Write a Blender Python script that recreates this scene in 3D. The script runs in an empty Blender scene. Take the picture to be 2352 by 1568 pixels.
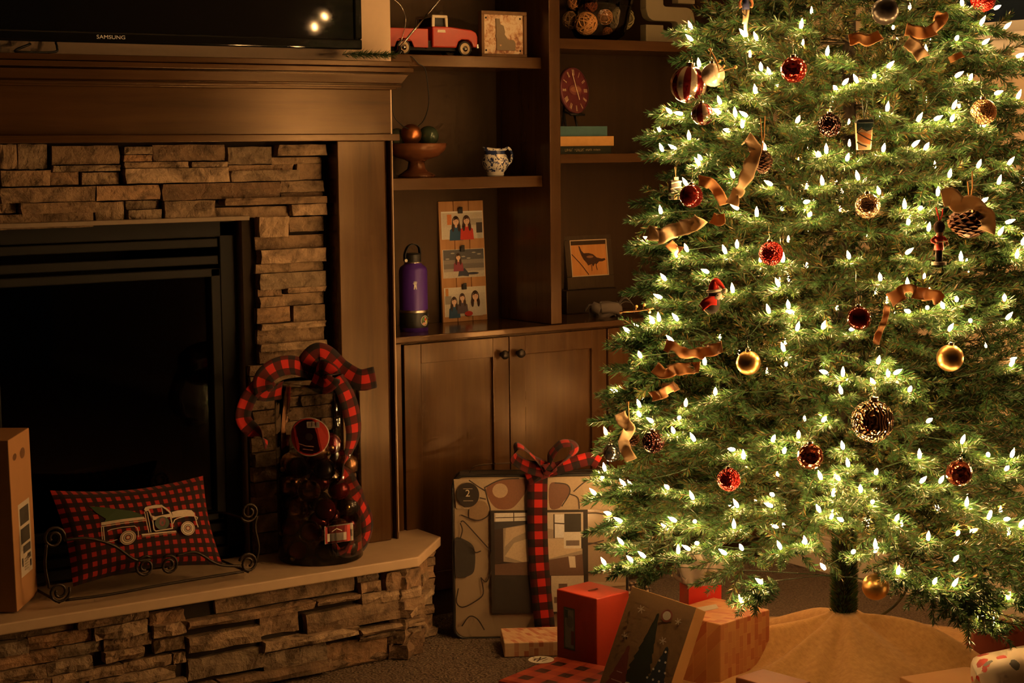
import bpy, bmesh, math, random
from mathutils import Vector, Matrix, noise as mnoise
import numpy as np

sc = bpy.context.scene
COL = sc.collection

# ------------------------------------------------------------------ camera
# standing eye height 1.5 m; X runs along the fireplace wall, Y into it, Z up
F = 4086.0
PITCH, YAW, ROLL = (math.radians(a) for a in (6.174, 34.512, 0.596))
_f = Vector((math.sin(YAW)*math.cos(PITCH), math.cos(YAW)*math.cos(PITCH), -math.sin(PITCH)))
_r0 = Vector((math.cos(YAW), -math.sin(YAW), 0)); _d0 = _f.cross(_r0)
_r = _r0*math.cos(ROLL)+_d0*math.sin(ROLL); _d = -_r0*math.sin(ROLL)+_d0*math.cos(ROLL)
EYE = Vector((0, 0, 1.5))
cam_data = bpy.data.cameras.new('camera'); cam = bpy.data.objects.new('camera', cam_data); COL.objects.link(cam)
cam.matrix_world = Matrix(((_r.x, -_d.x, -_f.x, EYE.x), (_r.y, -_d.y, -_f.y, EYE.y), (_r.z, -_d.z, -_f.z, EYE.z), (0, 0, 0, 1)))
cam_data.sensor_width = 36; cam_data.lens = F/2352*36; cam_data.clip_start = 0.05
sc.camera = cam

# ------------------------------------------------------------------ world, exposure
world = bpy.data.worlds.new('World'); sc.world = world; world.use_nodes = True
wb = world.node_tree.nodes['Background']
wb.inputs[0].default_value = (1.0, 0.90, 0.80, 1); wb.inputs[1].default_value = 0.004
BULB_STRENGTH = 315.0
sc.view_settings.view_transform = 'Standard'; sc.view_settings.look = 'None'
sc.view_settings.gamma = 1; sc.view_settings.use_curve_mapping = False
sc.view_settings.exposure = 0.32
sc.cycles.use_light_tree = True
sc.cycles.sample_clamp_indirect = 4.0
sc.cycles.caustics_reflective = False; sc.cycles.caustics_refractive = False
sc.cycles.max_bounces = 4; sc.cycles.diffuse_bounces = 2; sc.cycles.glossy_bounces = 3; sc.cycles.transparent_max_bounces = 12
sc.cycles.blur_glossy = 0.5
sc.cycles.use_denoising = True
sc.cycles.use_adaptive_sampling = True; sc.cycles.adaptive_threshold = 0.055; sc.cycles.adaptive_min_samples = 12

# ------------------------------------------------------------------ measuring helpers (surveyed points of the photo -> room coordinates)
def ray(x, y): return _r*((x-1176)/F)+_d*((y-784)/F)+_f
def at_z(x, y, z): r = ray(x, y); return EYE+r*((z-1.5)/r.z)
def at_y(x, y, Y): r = ray(x, y); return EYE+r*(Y/r.y)
def at_x(x, y, X): r = ray(x, y); return EYE+r*(X/r.x)

# ------------------------------------------------------------------ mesh helpers
class MB:
    def __init__(s): s.v = []; s.f = []; s.uv = {}; s.fc = {}; s.mi = {}
    def add(s, p): s.v.append(tuple(p)); return len(s.v)-1
    def face(s, idx, col=None, mi=None):
        s.f.append(tuple(idx))
        if col is not None: s.fc[len(s.f)-1] = col
        if mi is not None: s.mi[len(s.f)-1] = mi
    def box(s, a, b, col=None, mi=None, M=None):
        x0, y0, z0 = a; x1, y1, z1 = b
        P = [(x0,y0,z0),(x1,y0,z0),(x1,y1,z0),(x0,y1,z0),(x0,y0,z1),(x1,y0,z1),(x1,y1,z1),(x0,y1,z1)]
        if M is not None: P = [M @ Vector(p) for p in P]
        k = [s.add(p) for p in P]
        for q in ((3,2,1,0),(4,5,6,7),(0,1,5,4),(1,2,6,5),(2,3,7,6),(3,0,4,7)): s.face([k[i] for i in q], col, mi)
        return s
    def prism(s, pts, fn, d0, d1, col=None, mi=None):
        # pts: 2D outline (counter-clockwise), fn(u, v, d) -> point
        n = len(pts)
        a = [s.add(fn(u, v, d0)) for u, v in pts]; b = [s.add(fn(u, v, d1)) for u, v in pts]
        s.face(a[::-1], col, mi); s.face(b, col, mi)
        for i in range(n): j = (i+1) % n; s.face((a[i], a[j], b[j], b[i]), col, mi)
        return s
    def tube(s, pts, r, seg=6, cap=True, closed=False, col=None, mi=None):
        pts = [Vector(p) for p in pts]; n = len(pts); rings = []
        rs = r if isinstance(r, (list, tuple)) else [r]*n
        up = None
        for i, p in enumerate(pts):
            if closed: t = pts[(i+1) % n]-pts[i-1]
            else: t = pts[min(i+1, n-1)]-pts[max(i-1, 0)]
            t = t.normalized() if t.length > 1e-9 else Vector((0, 0, 1))
            if up is None: up = Vector((0, 0, 1)) if abs(t.z) < .9 else Vector((1, 0, 0))
            a = (up - t*up.dot(t)).normalized(); b = t.cross(a); up = a
            rings.append([s.add(p+(a*math.cos(2*math.pi*k/seg)+b*math.sin(2*math.pi*k/seg))*rs[i]) for k in range(seg)])
        m = n if closed else n-1
        for i in range(m):
            A, B = rings[i], rings[(i+1) % n]
            for k in range(seg): l = (k+1) % seg; s.face((A[k], A[l], B[l], B[k]), col, mi)
        if cap and not closed: s.face(rings[0][::-1], col, mi); s.face(rings[-1], col, mi)
        return s
    def lathe(s, prof, seg=24, c=(0, 0, 0), col=None, mi=None, uv=False):
        rings = []
        for j, (r, z) in enumerate(prof):
            if r < 1e-6: rings.append([s.add((c[0], c[1], c[2]+z))])
            else: rings.append([s.add((c[0]+r*math.cos(2*math.pi*k/seg), c[1]+r*math.sin(2*math.pi*k/seg), c[2]+z)) for k in range(seg)])
        for A, B in zip(rings, rings[1:]):
            for k in range(seg):
                l = (k+1) % seg
                if len(A) == 1 and len(B) == 1: continue
                if len(A) == 1: s.face((A[0], B[l], B[k]), col, mi)
                elif len(B) == 1: s.face((A[k], A[l], B[0]), col, mi)
                else: s.face((A[k], A[l], B[l], B[k]), col, mi)
        return s
    def sphere(s, c, r, seg=20, rings=12, sc=(1, 1, 1), col=None, mi=None):
        base = len(s.v)
        s.lathe([(r*math.sin(math.pi*j/rings), -r*math.cos(math.pi*j/rings)) for j in range(rings+1)], seg, (0, 0, 0), col, mi)
        for i in range(base, len(s.v)):
            p = s.v[i]; s.v[i] = (c[0]+p[0]*sc[0], c[1]+p[1]*sc[1], c[2]+p[2]*sc[2])
        return s
    def grid(s, fn, nu, nv, uv=None, col=None, mi=None):
        k = []
        for j in range(nv+1):
            for i in range(nu+1):
                q = s.add(fn(i/nu, j/nv)); k.append(q)
                if uv: s.uv[q] = uv(i/nu, j/nv)
        for j in range(nv):
            for i in range(nu):
                a = j*(nu+1)+i; s.face((k[a], k[a+1], k[a+nu+2], k[a+nu+1]), col, mi)
        return s
    def build(s, name, mats, parent=None, smooth=False, bevel=0, solid=0, bseg=2, loc=None, rot=None, sub=0, angle=40):
        me = bpy.data.meshes.new(name); me.from_pydata(s.v, [], s.f); me.update()
        if not isinstance(mats, (list, tuple)): mats = [mats]
        for m in mats: me.materials.append(m)
        if s.mi:
            for i, m in s.mi.items(): me.polygons[i].material_index = m
        if s.uv:
            L = me.uv_layers.new(name='UVMap')
            for lp in me.loops: L.data[lp.index].uv = s.uv.get(lp.vertex_index, (0, 0))
        if s.fc:
            at = me.color_attributes.new('Col', 'FLOAT_COLOR', 'CORNER')
            for i, c in s.fc.items():
                for li in me.polygons[i].loop_indices: at.data[li].color = (c[0], c[1], c[2], 1)
        if smooth:
            me.polygons.foreach_set('use_smooth', [True]*len(me.polygons))
        o = bpy.data.objects.new(name, me); COL.objects.link(o)
        if parent: o.parent = parent
        if loc is not None: o.location = loc
        if rot is not None: o.rotation_euler = rot
        if solid:
            m = o.modifiers.new('thickness', 'SOLIDIFY'); m.thickness = solid; m.offset = 0
        if bevel:
            m = o.modifiers.new('edge', 'BEVEL'); m.width = bevel; m.segments = bseg; m.limit_method = 'ANGLE'; m.angle_limit = math.radians(35)
            if not smooth and bseg > 1: pass
        if sub:
            m = o.modifiers.new('smooth', 'SUBSURF'); m.levels = sub; m.render_levels = sub
        if smooth == 'auto':
            me.set_sharp_from_angle(angle=math.radians(angle))
        return o

def thing(name, label, cat, loc=(0, 0, 0), rotz=0, group=None, rot=None):
    o = bpy.data.objects.new(name, None); COL.objects.link(o); o.empty_display_size = .05
    o.location = loc; o.rotation_euler = rot if rot else (0, 0, rotz)
    o['label'] = label; o['category'] = cat
    if group: o['group'] = group
    return o
def tag(o, label, cat, group=None, kind=None):
    o['label'] = label; o['category'] = cat
    if group: o['group'] = group
    if kind: o['kind'] = kind
    return o
def struct(o, label=None, cat=None):
    o['kind'] = 'structure'
    if label: o['label'] = label
    if cat: o['category'] = cat
    return o

def spline(pts, n):
    # Catmull-Rom through pts, n samples per span
    P = [Vector(p) for p in pts]; P = [P[0]*2-P[1]]+P+[P[-1]*2-P[-2]]; out = []
    for i in range(1, len(P)-2):
        for k in range(n):
            t = k/n; a, b, c, d = P[i-1:i+3]
            out.append(.5*((2*b)+(c-a)*t+(2*a-5*b+4*c-d)*t*t+(3*b-a-3*c+d)*t**3))
    out.append(P[-2]); return out

# ------------------------------------------------------------------ materials
class N:
    def __init__(s, name):
        s.m = bpy.data.materials.new(name); s.m.use_nodes = True; s.t = s.m.node_tree
        s.b = s.t.nodes['Principled BSDF']; s.out = s.t.nodes['Material Output']
    def n(s, typ, **kw):
        x = s.t.nodes.new(typ)
        for k, v in kw.items():
            if isinstance(k, str) and hasattr(x, k): setattr(x, k, v)
        return x
    def l(s, a, b): s.t.links.new(a, b)
    def val(s, x, i, v):
        if hasattr(v, 'is_output'): s.l(v, x.inputs[i])
        else: x.inputs[i].default_value = v
    def math(s, op, a, b=0.0, c=None):
        x = s.n('ShaderNodeMath', operation=op); s.val(x, 0, a); s.val(x, 1, b)
        if c is not None: s.val(x, 2, c)
        return x.outputs[0]
    def pos(s): return s.n('ShaderNodeNewGeometry').outputs['Position']
    def tc(s, o='Object'): return s.n('ShaderNodeTexCoord').outputs[o]
    def mapv(s, v, scale=(1, 1, 1), loc=(0, 0, 0), rot=(0, 0, 0)):
        x = s.n('ShaderNodeMapping'); s.l(v, x.inputs[0]); x.inputs[1].default_value = loc; x.inputs[2].default_value = rot; x.inputs[3].default_value = scale; return x.outputs[0]
    def noise(s, v, scale, detail=4, rough=.55, out='Fac', dist=0):
        x = s.n('ShaderNodeTexNoise'); s.l(v, x.inputs['Vector']); x.inputs['Scale'].default_value = scale
        x.inputs['Detail'].default_value = detail; x.inputs['Roughness'].default_value = rough; x.inputs['Distortion'].default_value = dist
        return x.outputs[out]
    def vor(s, v, scale, out='Distance', feature='F1'):
        x = s.n('ShaderNodeTexVoronoi', feature=feature); s.l(v, x.inputs['Vector']); x.inputs['Scale'].default_value = scale; return x.outputs[out]
    def ramp(s, fac, stops, interp='LINEAR'):
        x = s.n('ShaderNodeValToRGB'); s.l(fac, x.inputs[0]); e = x.color_ramp; e.interpolation = interp
        while len(e.elements) < len(stops): e.elements.new(.5)
        for q, (p, c) in zip(e.elements, stops): q.position = p; q.color = (c[0], c[1], c[2], 1)
        return x.outputs[0]
    def mix(s, fac, a, b, blend='MIX'):
        x = s.n('ShaderNodeMix', data_type='RGBA', blend_type=blend); s.val(x, 0, fac)
        for i, c in ((6, a), (7, b)):
            if hasattr(c, 'is_output'): s.l(c, x.inputs[i])
            else: x.inputs[i].default_value = (c[0], c[1], c[2], 1)
        return x.outputs[2]
    def bump(s, h, strength=.3, dist=.002):
        x = s.n('ShaderNodeBump'); s.l(h, x.inputs['Height']); x.inputs['Strength'].default_value = strength; x.inputs['Distance'].default_value = dist
        s.l(x.outputs[0], s.b.inputs['Normal']); return x.outputs[0]
    def base(s, c):
        if hasattr(c, 'is_output'): s.l(c, s.b.inputs['Base Color'])
        else: s.b.inputs['Base Color'].default_value = (c[0], c[1], c[2], 1)
    def set(s, rough=None, metal=None, spec=None, coat=None, coatr=None, sheen=None, trans=None):
        for k, v in (('Roughness', rough), ('Metallic', metal), ('Specular IOR Level', spec), ('Coat Weight', coat), ('Coat Roughness', coatr), ('Sheen Weight', sheen), ('Transmission Weight', trans)):
            if v is not None: s.val(s.b, k, v)
        return s

def M_plain(name, c, rough=.5, metal=0, spec=.5, var=.12, scale=30, bump=0, coat=0):
    a = N(name); p = a.tc('Object'); f = a.noise(p, scale, 3)
    a.base(a.mix(f, [x*(1-var) for x in c], [min(1, x*(1+var)) for x in c])); a.set(rough, metal, spec, coat, .1)
    if bump: a.bump(f, bump, .002)
    return a.m
def M_wood(name, c0, c1, rough=.35, axis='z', scale=1., spec=.5, bump=.05):
    a = N(name); p = a.pos(); st = {'x': (.6, 9, 9), 'z': (9, 9, .6), 'y': (9, .6, 9)}[axis]
    v = a.mapv(p, [q*scale for q in st]); f = a.noise(v, 3., 6, .6, dist=.6); g = a.noise(p, 2.2*scale, 3)
    k = a.math('ADD', a.math('MULTIPLY', f, .65), a.math('MULTIPLY', g, .35))
    a.base(a.ramp(k, [(.3, c0), (.7, c1)])); a.set(a.math('ADD', rough-.06, a.math('MULTIPLY', g, .12)), spec=spec); a.b.inputs['Specular Tint'].default_value = (1., .72, .46, 1); a.bump(f, bump, .002); return a.m
def M_print():
    a = N('printed_ink'); q = a.n('ShaderNodeVertexColor'); q.layer_name = 'Col'
    f = a.noise(a.pos(), 180, 2); a.base(a.mix(a.math('MULTIPLY', f, .3), q.outputs[0], (.02, .015, .01))); a.set(.5, spec=.35); return a.m
def M_plaid(name, s, red=(.62, .022, .012), dark=(.13, .006, .006), black=(.012, .008, .008), rough=.8, weave=True):
    a = N(name); uv = a.tc('UV'); sx = a.n('ShaderNodeSeparateXYZ'); a.l(uv, sx.inputs[0])
    def band(o): return a.math('GREATER_THAN', a.math('FRACT', a.math('MULTIPLY', o, s)), .5)
    t = a.math('MULTIPLY', a.math('ADD', band(sx.outputs[0]), band(sx.outputs[1])), .5)
    c = a.ramp(t, [(0, red), (.3, dark), (.8, black)], 'CONSTANT')
    f = a.noise(uv, 900, 2); a.base(a.mix(a.math('MULTIPLY', f, .35), c, (.02, .004, .004))); a.set(rough, spec=.2, sheen=.1)
    a.bump(f, .2, .001); return a.m
def M_emit(name, c, s):
    a = N(name); e = a.n('ShaderNodeEmission'); e.inputs[0].default_value = (*c, 1); e.inputs[1].default_value = s
    a.l(e.outputs[0], a.out.inputs[0]); return a.m
def M_clear(name, tint=(.96, .96, .96), rough=.03, base=.04):
    # clear thin plastic / glass: transparent with a Fresnel gloss
    a = N(name); t = a.n('ShaderNodeBsdfTransparent'); t.inputs[0].default_value = (*tint, 1)
    g = a.n('ShaderNodeBsdfGlossy'); g.inputs['Roughness'].default_value = rough
    fr = a.n('ShaderNodeFresnel'); fr.inputs[0].default_value = 1.45
    m = a.n('ShaderNodeMixShader'); a.l(a.math('ADD', fr.outputs[0], base-.04), m.inputs[0]); a.l(t.outputs[0], m.inputs[1]); a.l(g.outputs[0], m.inputs[2])
    a.l(m.outputs[0], a.out.inputs[0]); return a.m

WOOD = M_wood('espresso_wood', (.028, .0115, .0040), (.076, .033, .0118), .25, 'z', spec=.5)
WOODX = M_wood('espresso_wood_horizontal', (.028, .0115, .0040), (.076, .033, .0118), .25, 'x', spec=.5)
WOOD_TOP = M_wood('counter_wood', (.040, .020, .010), (.085, .042, .020), .16, 'x')
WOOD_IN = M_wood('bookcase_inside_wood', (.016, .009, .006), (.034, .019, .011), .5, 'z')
BLACK = M_plain('black_metal', (.014, .014, .014), .45, .0)
PRINT = M_print()

def decal(name, shapes, fn, parent, mat=None, step=.00025):
    """flat print: shapes = [(colour, [(u, v) ...])] painted in order, each a hair above the one before; fn(u, v, d) -> local point"""
    b = MB()
    for i, (c, pts) in enumerate(shapes):
        b.face([b.add(fn(u, v, (i+1)*step)) for u, v in pts], c)
    return b.build(name, mat or PRINT, parent)
def ell(c, cx, cy, rx, ry, n=18, rot=0):
    cr, sr = math.cos(rot), math.sin(rot)
    return (c, [(cx+rx*math.cos(2*math.pi*k/n)*cr-ry*math.sin(2*math.pi*k/n)*sr, cy+rx*math.cos(2*math.pi*k/n)*sr+ry*math.sin(2*math.pi*k/n)*cr) for k in range(n)])
def rect(c, x0, y0, x1, y1): return (c, [(x0, y0), (x1, y0), (x1, y1), (x0, y1)])
def stroke(c, pts, w):
    out = []
    for (x0, y0), (x1, y1) in zip(pts, pts[1:]):
        dx, dy = x1-x0, y1-y0; l = math.hypot(dx, dy) or 1; ex, ey = dx/l*w*.3, dy/l*w*.3; nx, ny = -dy/l*w/2, dx/l*w/2
        out.append((c, [(x0-ex-nx, y0-ey-ny), (x1+ex-nx, y1+ey-ny), (x1+ex+nx, y1+ey+ny), (x0-ex+nx, y0-ey+ny)]))
    return out
def lettering(name, text, size, mat, parent, loc, rot, depth=.0003, align='CENTER', xs=1):
    cu = bpy.data.curves.new(name, 'FONT'); cu.body = text; cu.size = size; cu.extrude = depth; cu.align_x = align; cu.align_y = 'CENTER'
    cu.materials.append(mat); o = bpy.data.objects.new(name, cu); COL.objects.link(o); o.parent = parent; o.location = loc; o.rotation_euler = rot; o.scale = (xs, 1, 1)
    me = bpy.data.meshes.new_from_object(o); bpy.data.objects.remove(o); o = bpy.data.objects.new(name, me); COL.objects.link(o); o.parent = parent; o.location = loc; o.rotation_euler = rot; o.scale = (xs, 1, 1); return o

def ribbon_mesh(path, width, wdir, b=None, curl=.0, n=6, nv=4, u0=0., v0=0., ruf=0., rk=60., ph=0.):
    """cloth strip along path; wdir = one vector or one per path point giving the width direction"""
    pts = spline(path, n)
    W = [Vector(w) for w in wdir] if isinstance(wdir, list) else [Vector(wdir)]*len(path)
    ws = spline(W, n) if len(W) > 1 else W
    b = b or MB(); s = 0; k = []
    for i, p in enumerate(pts):
        if i: s += (p-pts[i-1]).length
        t = (pts[min(i+1, len(pts)-1)]-pts[max(i-1, 0)]).normalized(); w = ws[i]-t*ws[i].dot(t)
        w = w.normalized() if w.length > 1e-6 else Vector((0, 0, 1)); nn = t.cross(w)
        wd = width[min(int(i/n), len(width)-1)] if isinstance(width, list) else width
        for j in range(nv+1):
            q = j/nv-.5; idx = b.add(p+w*(q*wd)+nn*(curl*(1-4*q*q)+ruf*(math.sin(s*rk+ph)*2*q+.6*math.sin(s*rk*.73+ph+2.)))); b.uv[idx] = (u0+s+10, v0+(q+.5)*wd+10); k.append(idx)
    for i in range(len(pts)-1):
        for j in range(nv):
            a = i*(nv+1)+j; b.face((k[a], k[a+1], k[a+nv+2], k[a+nv+1]))
    return b
# ================================================================== the room
def M_carpet():
    a = N('carpet'); p = a.pos(); f = a.noise(p, 150, 4, .75); g = a.noise(p, 14, 4); v = a.vor(p, 120)
    c = a.ramp(f, [(.32, (.045, .028, .017)), (.5, (.19, .125, .078)), (.68, (.40, .285, .19))])
    a.base(a.mix(a.math('MULTIPLY', g, .5), c, (.11, .070, .043))); a.set(.95, spec=.08, sheen=.1)
    a.bump(a.math('ADD', f, v), 1., .010); return a.m
CARPET = M_carpet()
PAINT = M_plain('beige_wall_paint', (.46, .355, .26), .75, 0, .3, .05, 60, .04)
WHITE_TRIM = M_plain('cream_trim_paint', (.62, .52, .42), .45, 0, .4, .05, 20)
CEIL = M_plain('ceiling_paint', (.42, .38, .33), .9, 0, .2, .04, 40)

XW, YB, YW = 4.405, 5.075, 4.72          # right wall, back wall, chimney breast face
BX1 = at_y(900, 260, YW).x               # right corner of the breast
CX = 1.885                               # fireplace axis
BX0 = 2*CX-BX1
OX0, OX1, OZ0, OZ1 = 2*CX-2.285, 2.285, .31, 1.30   # firebox opening
ZC = 3.4
struct(MB().box((-3.2, -2.6, -.06), (XW+.12, YB+.12, 0)).build('floor', CARPET), 'beige cut pile carpet floor', 'floor')
struct(MB().box((-3.2, -2.6, ZC), (XW+.12, YB+.12, ZC+.06)).build('ceiling', CEIL), 'plain painted ceiling', 'ceiling')
struct(MB().box((-3.2, YB, 0), (XW+.12, YB+.12, ZC)).build('wall_back', PAINT), 'beige wall behind the built-ins', 'wall')
# right wall with a window opening
WY0, WY1, WZ0, WZ1 = 2.95, 4.045, 1.84, 2.42
b = MB(); b.box((XW, -2.6, 0), (XW+.12, YB, WZ0)); b.box((XW, -2.6, WZ1), (XW+.12, YB, ZC)); b.box((XW, -2.6, WZ0), (XW+.12, WY0, WZ1)); b.box((XW, WY1, WZ0), (XW+.12, YB, WZ1))
struct(b.build('wall_right', PAINT), 'beige wall behind the tree', 'wall')
b = MB(); b.box((XW-.015, -2.6, 0), (XW, 4.76, .118)); b.box((XW-.010, -2.6, .118), (XW, 4.76, .130))
struct(b.build('baseboard_right', WHITE_TRIM, bevel=.004), 'cream baseboard below the beige wall', 'baseboard')
TRIMG = M_plain('window_trim_paint', (.60, .57, .54), .5, 0, .4, .04, 20)
win = bpy.data.objects.new('window_1', None); COL.objects.link(win); struct(win, 'white framed window onto the night behind the tree top', 'window')
b = MB(); b.box((XW-.018, WY0-.075, WZ0-.075), (XW-.001, WY0, WZ1+.075)); b.box((XW-.018, WY1, WZ0-.075), (XW-.001, WY1+.085, WZ1+.075)); b.box((XW-.018, WY0, WZ1), (XW-.001, WY1, WZ1+.075))
b.box((XW-.018, WY0, WZ0-.075), (XW-.001, WY1, WZ0-.02)); b.build('window_frame', TRIMG, win, bevel=.004)
MB().box((XW-.045, WY0-.09, WZ0-.02), (XW+.07, WY1+.10, WZ0)).build('window_sill', TRIMG, win, bevel=.004)
b = MB(); ym = (WY0+WY1)/2
for q in ((WY0, WZ0, WY0+.04, WZ1), (WY1-.04, WZ0, WY1, WZ1), (ym-.025, WZ0, ym+.025, WZ1), (WY0, WZ0, WY1, WZ0+.04), (WY0, WZ1-.04, WY1, WZ1)): e = 0 if q[3]-q[1] > .1 else .0012; b.box((XW+.05+e, q[0], q[1]), (XW+.08-e, q[2], q[3]))
b.build('sash', TRIMG, win)
NIGHT = N('night_window_glass'); NIGHT.base((.012, .020, .034)); NIGHT.set(.06, spec=.5)
for y0, y1 in ((WY0+.03, ym-.02), (ym+.02, WY1-.03)): MB().box((XW+.06, y0, WZ0+.03), (XW+.066, y1, WZ1-.03)).build('pane', NIGHT.m, win)

# chimney breast around the firebox
b = MB(); b.box((BX0, YW, 0), (OX0-.02, YB, ZC)); b.box((OX1+.02, YW, 0), (BX1, YB, ZC)); b.box((OX0-.02, YW, OZ1+.05), (OX1+.02, YB, ZC)); b.box((OX0-.02, YW, 0), (OX1+.02, YB, OZ0-.03))
struct(b.build('wall_chimney_breast', M_plain('breast_wall_paint', (.66, .49, .345), .7, 0, .3, .05, 60, .04)), 'beige chimney breast wall above the mantel', 'wall')

# ================================================================== stacked ledge stone
def M_stone():
    a = N('ledge_stone'); p = a.pos(); oi = a.n('ShaderNodeObjectInfo'); r = oi.outputs['Random']
    c = a.ramp(r, [(0, (.17, .100, .058)), (.2, (.30, .195, .115)), (.45, (.40, .27, .165)), (.62, (.26, .19, .125)), (.8, (.36, .20, .105)), (1, (.46, .33, .215))])
    v = a.n('ShaderNodeVectorMath', operation='ADD'); a.l(p, v.inputs[0]); q = a.n('ShaderNodeCombineXYZ'); a.l(a.math('MULTIPLY', r, 37.), q.inputs[0]); a.l(q.outputs[0], v.inputs[1])
    f = a.noise(v.outputs[0], 16, 6, .62, dist=.8); g = a.noise(v.outputs[0], 75, 5, .65)
    c = a.mix(a.ramp(f, [(.42, (0, 0, 0)), (.68, (1, 1, 1))]), c, (.10, .066, .040))
    c = a.mix(a.math('MULTIPLY', a.ramp(g, [(.55, (0, 0, 0)), (.8, (1, 1, 1))]), .5), c, (.45, .33, .21))
    a.base(c); a.set(.82, spec=.25); a.bump(a.math('ADD', a.math('MULTIPLY', f, 1.4), g), .75, .010); return a.m
STONE = M_stone()
GROUT = M_plain('stone_backing', (.035, .026, .020), .95, 0, .1, .2, 40)
SLAB = M_plain('hearth_slab_stone', (.43, .30, .19), .62, 0, .35, .10, 25, .10)
stone_meshes = []
def make_stone_meshes():
    rg = random.Random(5)
    for k in range(14):
        b = MB(); nx, nz = 6, 2; idx = {}
        off = rg.random()*50
        for j in range(nz+1):
            for i in range(nx+1):
                u, w = i/nx-.5, j/nz-.5
                h = mnoise.noise(Vector((u*3.2+off, w*1.6, off)))*.34+mnoise.noise(Vector((u*8+off, w*3, -off)))*.20
                e = .16 if i in (0, nx) or j in (0, nz) else 0
                jx = rg.uniform(-.035, .035) if 0 < i < nx else rg.uniform(-.012, .012); jz = rg.uniform(-.03, .03) if j in (0, nz) else rg.uniform(-.12, .12)
                idx[i, j] = b.add((u+jx, -.5+e*.6-h*.55, w+jz*.8))
        for j in range(nz):
            for i in range(nx):
                a, c, d, e = idx[i, j], idx[i+1, j], idx[i+1, j+1], idx[i, j+1]
                b.face((a, c, d, e))
        # back rim
        rim = [(i, 0) for i in range(nx+1)]+[(nx, j) for j in range(1, nz+1)]+[(i, nz) for i in range(nx-1, -1, -1)]+[(0, j) for j in range(nz-1, 0, -1)]
        bk = {}
        for q in rim: x, y, z = b.v[idx[q]]; bk[q] = b.add((x*.99, .5, z*.98))
        for q0, q1 in zip(rim, rim[1:]+rim[:1]): b.face((idx[q1], idx[q0], bk[q0], bk[q1]))
        me = bpy.data.meshes.new('stone'); me.from_pydata(b.v, [], b.f); me.update(); me.materials.append(STONE)
        bm = bmesh.new(); bm.from_mesh(me); bmesh.ops.recalc_face_normals(bm, faces=bm.faces); bm.to_mesh(me); bm.free()
        stone_meshes.append(me)
make_stone_meshes()
rs = random.Random(11)
def put_stone(parent, x0, x1, z0, z1, yface, rot=0., origin=None, prot=None, thick=.055):
    """one stone between x0..x1 along the wall and z0..z1, its face about at yface"""
    o = bpy.data.objects.new('stone', rs.choice(stone_meshes)); COL.objects.link(o); o.parent = parent
    pr = rs.uniform(-.012, .014) if prot is None else prot
    if origin is None and yface > 4.6: thick = YW-.0015-(yface-pr)
    o.scale = (max(.01, x1-x0-.003), thick, max(.008, z1-z0-.003))
    if origin is None: o.location = ((x0+x1)/2, yface-pr+thick/2, (z0+z1)/2)
    else:
        c, s_ = math.cos(rot), math.sin(rot); u = (x0+x1)/2; d = -pr+thick/2
        o.location = (origin[0]+c*u-s_*d, origin[1]+s_*u+c*d, (z0+z1)/2); o.rotation_euler = (0, 0, rot)
    if rs.random() < .5: o.scale.x *= -1; o.scale.z *= -1   # turned end for end
    return o
def fill_stones(parent, x0, x1, z0, z1, yface, taken, rg, rot=0, origin=None, hmin=.024, hmax=.058, wmin=.12, wmax=.34, pr=None):
    z = z1
    while z > z0+.012:
        h = min(rg.uniform(hmin, hmax), z-z0)
        if z-z0-h < .015: h = z-z0
        x = x0
        while x < x1-.01:
            w = min(rg.uniform(wmin, wmax), x1-x)
            if x1-x-w < .05: w = x1-x
            a, c = x, x+w
            # trim against measured stones
            cut = [t for t in taken if t[0] < c-.004 and t[1] > a+.004 and t[2] < z-.004 and t[3] > z-h+.004]
            ok = True
            if cut:
                L = min(t[0] for t in cut); R = max(t[1] for t in cut)
                if L-a > .04: c = L
                elif c-R > .04: a = R
                else: ok = False
            if ok and c-a > .03: put_stone(parent, a, c, z-h, z, yface, rot, origin, prot=None if pr is None else rg.uniform(*pr))
            x += w
        z -= h

SY = 4.690
surround = thing('stone_surround', 'stacked ledge stone surround framing the dark firebox', 'stone surround', (0, 0, 0))
crop1 = [(300,845,700,955),(300,960,700,995),(300,998,470,1075),(480,1000,705,1072),(715,850,885,898),(715,898,885,940),(890,838,1315,935),(718,940,1095,975),(1110,938,1325,972),
 (718,978,1330,1058),(1325,850,1590,955),(1600,838,1885,905),(1590,912,1885,955),(1335,958,1720,992),(1335,990,1735,1050),(1735,950,1885,1045),(555,1078,930,1160),(935,1068,1620,1150),
 (1625,1050,1885,1115),(1635,1117,1885,1140),(0,1090,555,1170),(110,1178,555,1235),(0,1180,105,1240),(0,1245,555,1322),(560,1172,735,1295),(740,1165,940,1215),(745,1218,945,1290),
 (945,1168,1250,1285),(1290,1150,1885,1180),(1255,1205,1690,1262),(1690,1185,1895,1250),(0,990,300,1080),(0,835,110,985),(110,835,290,985)]
prots = {11: .020, 10: -.004, 14: .012, 17: .012, 16: .008, 9: .012, 7: .006, 28: .022, 29: -.016, 21: .014, 23: -.014, 26: .004, 25: -.015, 30: .010, 12: -.016, 1: .012, 0: 0, 6: -.004, 2: -.012, 3: -.008, 19: -.008, 18: .002, 13: -.012}
taken = []
for i, (x0, y0, x1, y1) in enumerate(crop1):
    k = .3954; a = at_y(x0*k, y0*k, SY); c = at_y(x1*k, y1*k, SY)
    taken.append((a.x, c.x, c.z, a.z)); put_stone(surround, a.x, c.x, c.z, a.z, SY, prot=prots.get(i))
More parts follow.
